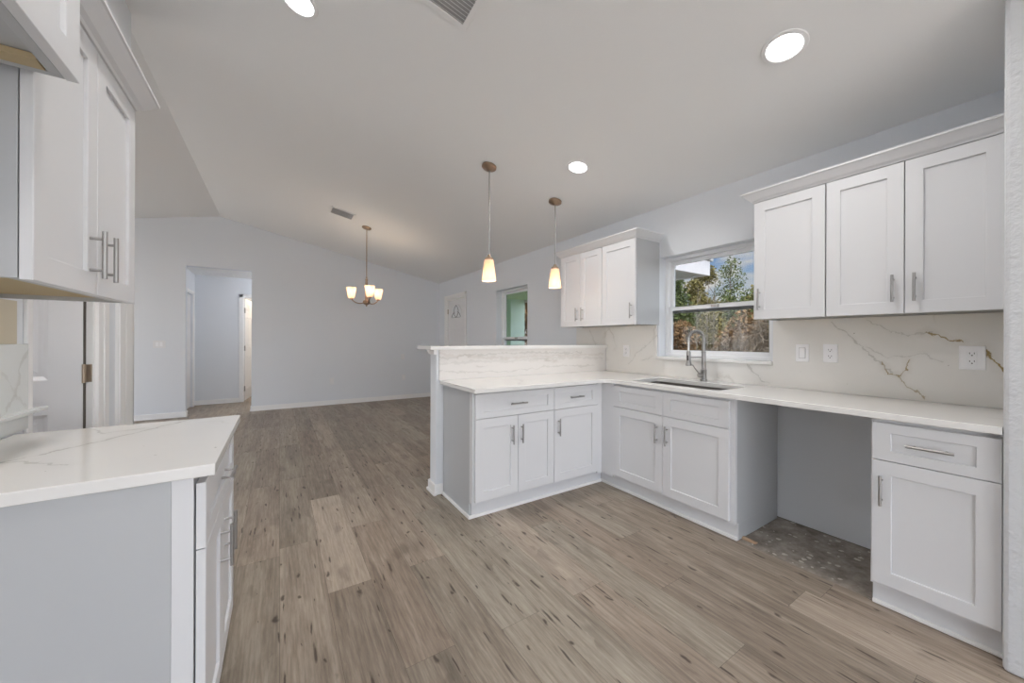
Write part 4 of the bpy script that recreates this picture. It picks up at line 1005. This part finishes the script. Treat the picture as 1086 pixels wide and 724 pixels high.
# porch: green wing wall, green ceiling, white fascia
struct('wall_porch', MB().box(XW+TW+.001, 5.0, 7.50, 7.70, -.15, 2.62), M_green)
struct('trim_12', MB().box(4.62, 5.02, 7.30, 7.499, -.15, 2.40), M_green2)
struct('ceiling_porch', MB().box(XW+TW+.001, 5.0, 2.86, 7.70, 2.20, 2.24), M_green)
struct('trim_13', MB().box(XW+TW+.001, 5.05, 2.80, 2.86, 2.14, 2.34).box(5.0,5.05,2.86,7.7,2.14,2.34), M_fascia)
struct('trim_14', MB().box(XW+TW+.001, 5.0, 2.86, 3.6, 2.155, 2.199), M_soffit)
struct('trim_15', MB().box(XW+TW+.001, 5.0, 2.9, 7.5, -.15, -.02), M_conc_out)
struct('roof_porch', MB().hexa([(XW+TW+.001,2.78,2.62),(5.1,2.78,2.34),(5.1,7.7,2.34),(XW+TW+.001,7.7,2.62),(XW+TW+.001,2.78,2.66),(5.1,2.78,2.38),(5.1,7.7,2.38),(XW+TW+.001,7.7,2.66)]), M_soffit)

def leaf_cloud(rnd, clumps, n, s, m, name, parent, elong=1.0, twig=False):
    b = MB(); tot = sum(c[3]*c[4]*c[5] for c in clumps)
    for (cx, cy, cz0, rx, ry, rz) in clumps:
        k = int(n * rx*ry*rz/tot) if tot else n
        for _ in range(k):
            u = Vector((rnd.gauss(0,1), rnd.gauss(0,1), rnd.gauss(0,1))).normalized() * (rnd.random()**.45)
            p = Vector((cx+u.x*rx, cy+u.y*ry, cz0+u.z*rz))
            a = Vector((rnd.gauss(0,1), rnd.gauss(0,1), rnd.gauss(0,1)+(.6 if twig else 0))).normalized()*s*(.5+rnd.random())*elong
            c = a.orthogonal().normalized(); c.rotate(Matrix.Rotation(rnd.random()*6.28, 3, a.normalized())); c *= s*(.5+rnd.random())*(.12 if twig else .8)
            b.face([p-a*.5, p+c*.5, p+a*.5, p-c*.5])
    bm = b.bm; off = root_loc(parent)
    for v in bm.verts: v.co -= off
    me = bpy.data.meshes.new(name); bm.to_mesh(me); bm.free(); me.materials.append(m)
    o = bpy.data.objects.new(name, me); COL.objects.link(o); o.parent = parent; return o
def tree(x, y, h, w, m, label, seed, n=2600, s=.16, bare=.25, cat='tree', name='tree', trunk=.07, nb=7, wild=1.0):
    rnd = random.Random(seed); z0 = -.15
    r = empty(name, (x,y,z0), label, cat, 'trees and shrubs beyond the kitchen window')
    tk = MB(); lean = Vector((rnd.uniform(-.05,.05), rnd.uniform(-.05,.05), 1))
    tk.tube([Vector((x,y,z0)) + Vector((lean.x*h*t, lean.y*h*t, h*.92*t)) for t in (0,.25,.5,.75,1)], [trunk, trunk*.85, trunk*.6, trunk*.38, trunk*.12], 8)
    cl_ = []
    for i in range(nb*2):
        t = bare + (1-bare)*(i+.5)/(nb*2); a = rnd.random()*6.28; rr = w*(1.05-t)**.6*rnd.uniform(.35,.75)
        b0 = Vector((x+lean.x*h*t*.85, y+lean.y*h*t*.85, z0+h*t*.85)); e = b0 + Vector((math.cos(a)*rr, math.sin(a)*rr, h*.09*wild))
        tk.tube([b0, b0.lerp(e,.5)+Vector((0,0,.02*h)), e], [trunk*.3, trunk*.2, .008], 5)
        cl_.append((e.x, e.y, e.z, w*rnd.uniform(.22,.42), w*rnd.uniform(.22,.42), h*rnd.uniform(.06,.12)))
    cl_.append((x+lean.x*h*.9, y+lean.y*h*.9, z0+h*.93, w*.16, w*.16, h*.07))
    tk.build('trunk', M_bark, r); leaf_cloud(rnd, cl_, n, s, m, 'foliage', r)
    return r
def shrub(x, y, h, w, m, label, seed, n=2200, s=.14, twig=False, elong=1.0):
    rnd = random.Random(seed); z0 = -.15
    r = empty('shrub', (x,y,z0), label, 'shrub', 'trees and shrubs beyond the kitchen window')
    st = MB()
    for i in range(7):
        a = rnd.random()*6.28; st.tube([(x,y,z0),(x+math.cos(a)*w*.3, y+math.sin(a)*w*.3, z0+h*.5),(x+math.cos(a)*w*.55, y+math.sin(a)*w*.55, z0+h*.85)], [.03,.02,.006], 5)
    st.build('stems', M_bark, r)
    cl_ = [(x, y, z0+h*.5, w*.75, w*.75, h*.5)] + [(x+rnd.uniform(-.6,.6)*w, y+rnd.uniform(-.6,.6)*w, z0+h*rnd.uniform(.3,.75), w*.45, w*.45, h*.25) for _ in range(5)]
    leaf_cloud(rnd, cl_, n, s, m, 'foliage', r, elong, twig)
    return r
def at(px, dist):   # direction through the kitchen window at a given bearing
    t = .5679 + math.atan((px-543)/386.81); return (dist*math.sin(t), dist*math.cos(t))
for i, (px, d, h, w, mi, lab) in enumerate([
        (712, 20, 5.0, 1.5, 0, 'dark green tree at the left side of the window view'),
        (743, 24.5, 5.9, 1.6, 1, 'olive leafed tree left of the tall thin pine'),
        (806, 20, 4.3, 1.5, 1, 'olive brown tree right of the tall thin pine'),
        (850, 24.5, 5.4, 1.6, 0, 'dark tree hidden behind the right wall cabinets'),
        (668, 24.5, 5.9, 1.6, 1, 'olive tree hidden behind the left wall cabinets')]):
    x, y = at(px, d); tree(x, y, h, w, M_leaf[mi], lab, 40+i, 9500, .115, .10)
x, y = at(776, 28.5); tree(x, y, 7.1, 1.7, M_leaf[0], 'tall sparse pine standing clear against the sky in the window', 60, 1900, .11, .32, name='pine_tree', nb=8, cat='tree')
for i, (px, d, h, w, mi, lab, tw, sz) in enumerate([
        (722, 12, 2.0, .8, 2, 'rusty brown shrub at the lower left of the window', False, .10),
        (756, 14, 2.5, .8, 1, 'olive shrub behind the faucet in the window', False, .10),
        (792, 12, 2.3, .8, 2, 'brown shrub behind the heap of brush', False, .10),
        (712, 16, 3.3, 1.1, 0, 'dark shrub behind the rusty brown one', False, .12),
        (746, 18.6, 3.7, 1.15, 1, 'tall olive shrub left of the window centre', False, .12),
        (783, 16, 3.5, 1.1, 0, 'tall dark green shrub right of the window centre', False, .12),
        (824, 18.6, 3.8, 1.15, 1, 'tall olive shrub hidden by the right wall cabinets', False, .12),
        (672, 15, 3.2, 1.1, 0, 'tall dark shrub hidden by the left wall cabinets', False, .12)]):
    x, y = at(px, d); shrub(x, y, h, w, M_leaf[mi], lab, 80+i, 7000, sz*.78, tw)
for i, (px, d, h, w, lab) in enumerate([(786, 8.4, 1.55, .55, 'grey heap of dry brush in the right half of the window'), (821, 9.9, 2.15, .6, 'taller grey brush heap at the right edge of the window'), (757, 9.3, 1.25, .5, 'low grey brush in the window behind the faucet')]):
    x, y = at(px, d); shrub(x, y, h, w, M_leaf[3], lab, 120+i, 4200, .09, True, 2.6)
for i, (px, d, h) in enumerate([(751, 10.6, 2.9), (758, 10.9, 3.0), (740, 10.8, 2.8)]):
    x, y = at(px, d); rnd = random.Random(150+i); z0 = -.15
    r = empty('sapling', (x,y,z0), ['pale bare sapling nearest the window centre', 'second pale bare sapling right beside the first', 'pale bare sapling left of the pair'][i], 'sapling', 'trees and shrubs beyond the kitchen window')
    st = MB().tube([(x,y,z0),(x+.04,y+.05,z0+h*.4),(x-.05,y,z0+h*.75),(x+.02,y,z0+h)], [.016,.013,.009,.004], 6)
    for k in range(9):
        zz = z0+h*(.3+.07*k); a = rnd.random()*6.28; st.tube([(x,y,zz),(x+math.cos(a)*.3,y+math.sin(a)*.3,zz+.3)], [.009,.004], 4)
    st.build('trunk', M_bark, r)
for i, (px, d, h, w) in enumerate([(552, 13, 3.6, 1.8), (566, 18.5, 4.4, 1.8)]):
    x, y = at(px, d); tree(x, y, h, w, M_leaf[2], ['brown tree seen past the green porch wall', 'second brown tree right of it past the porch'][i], 170+i, 3000, .16, .1)
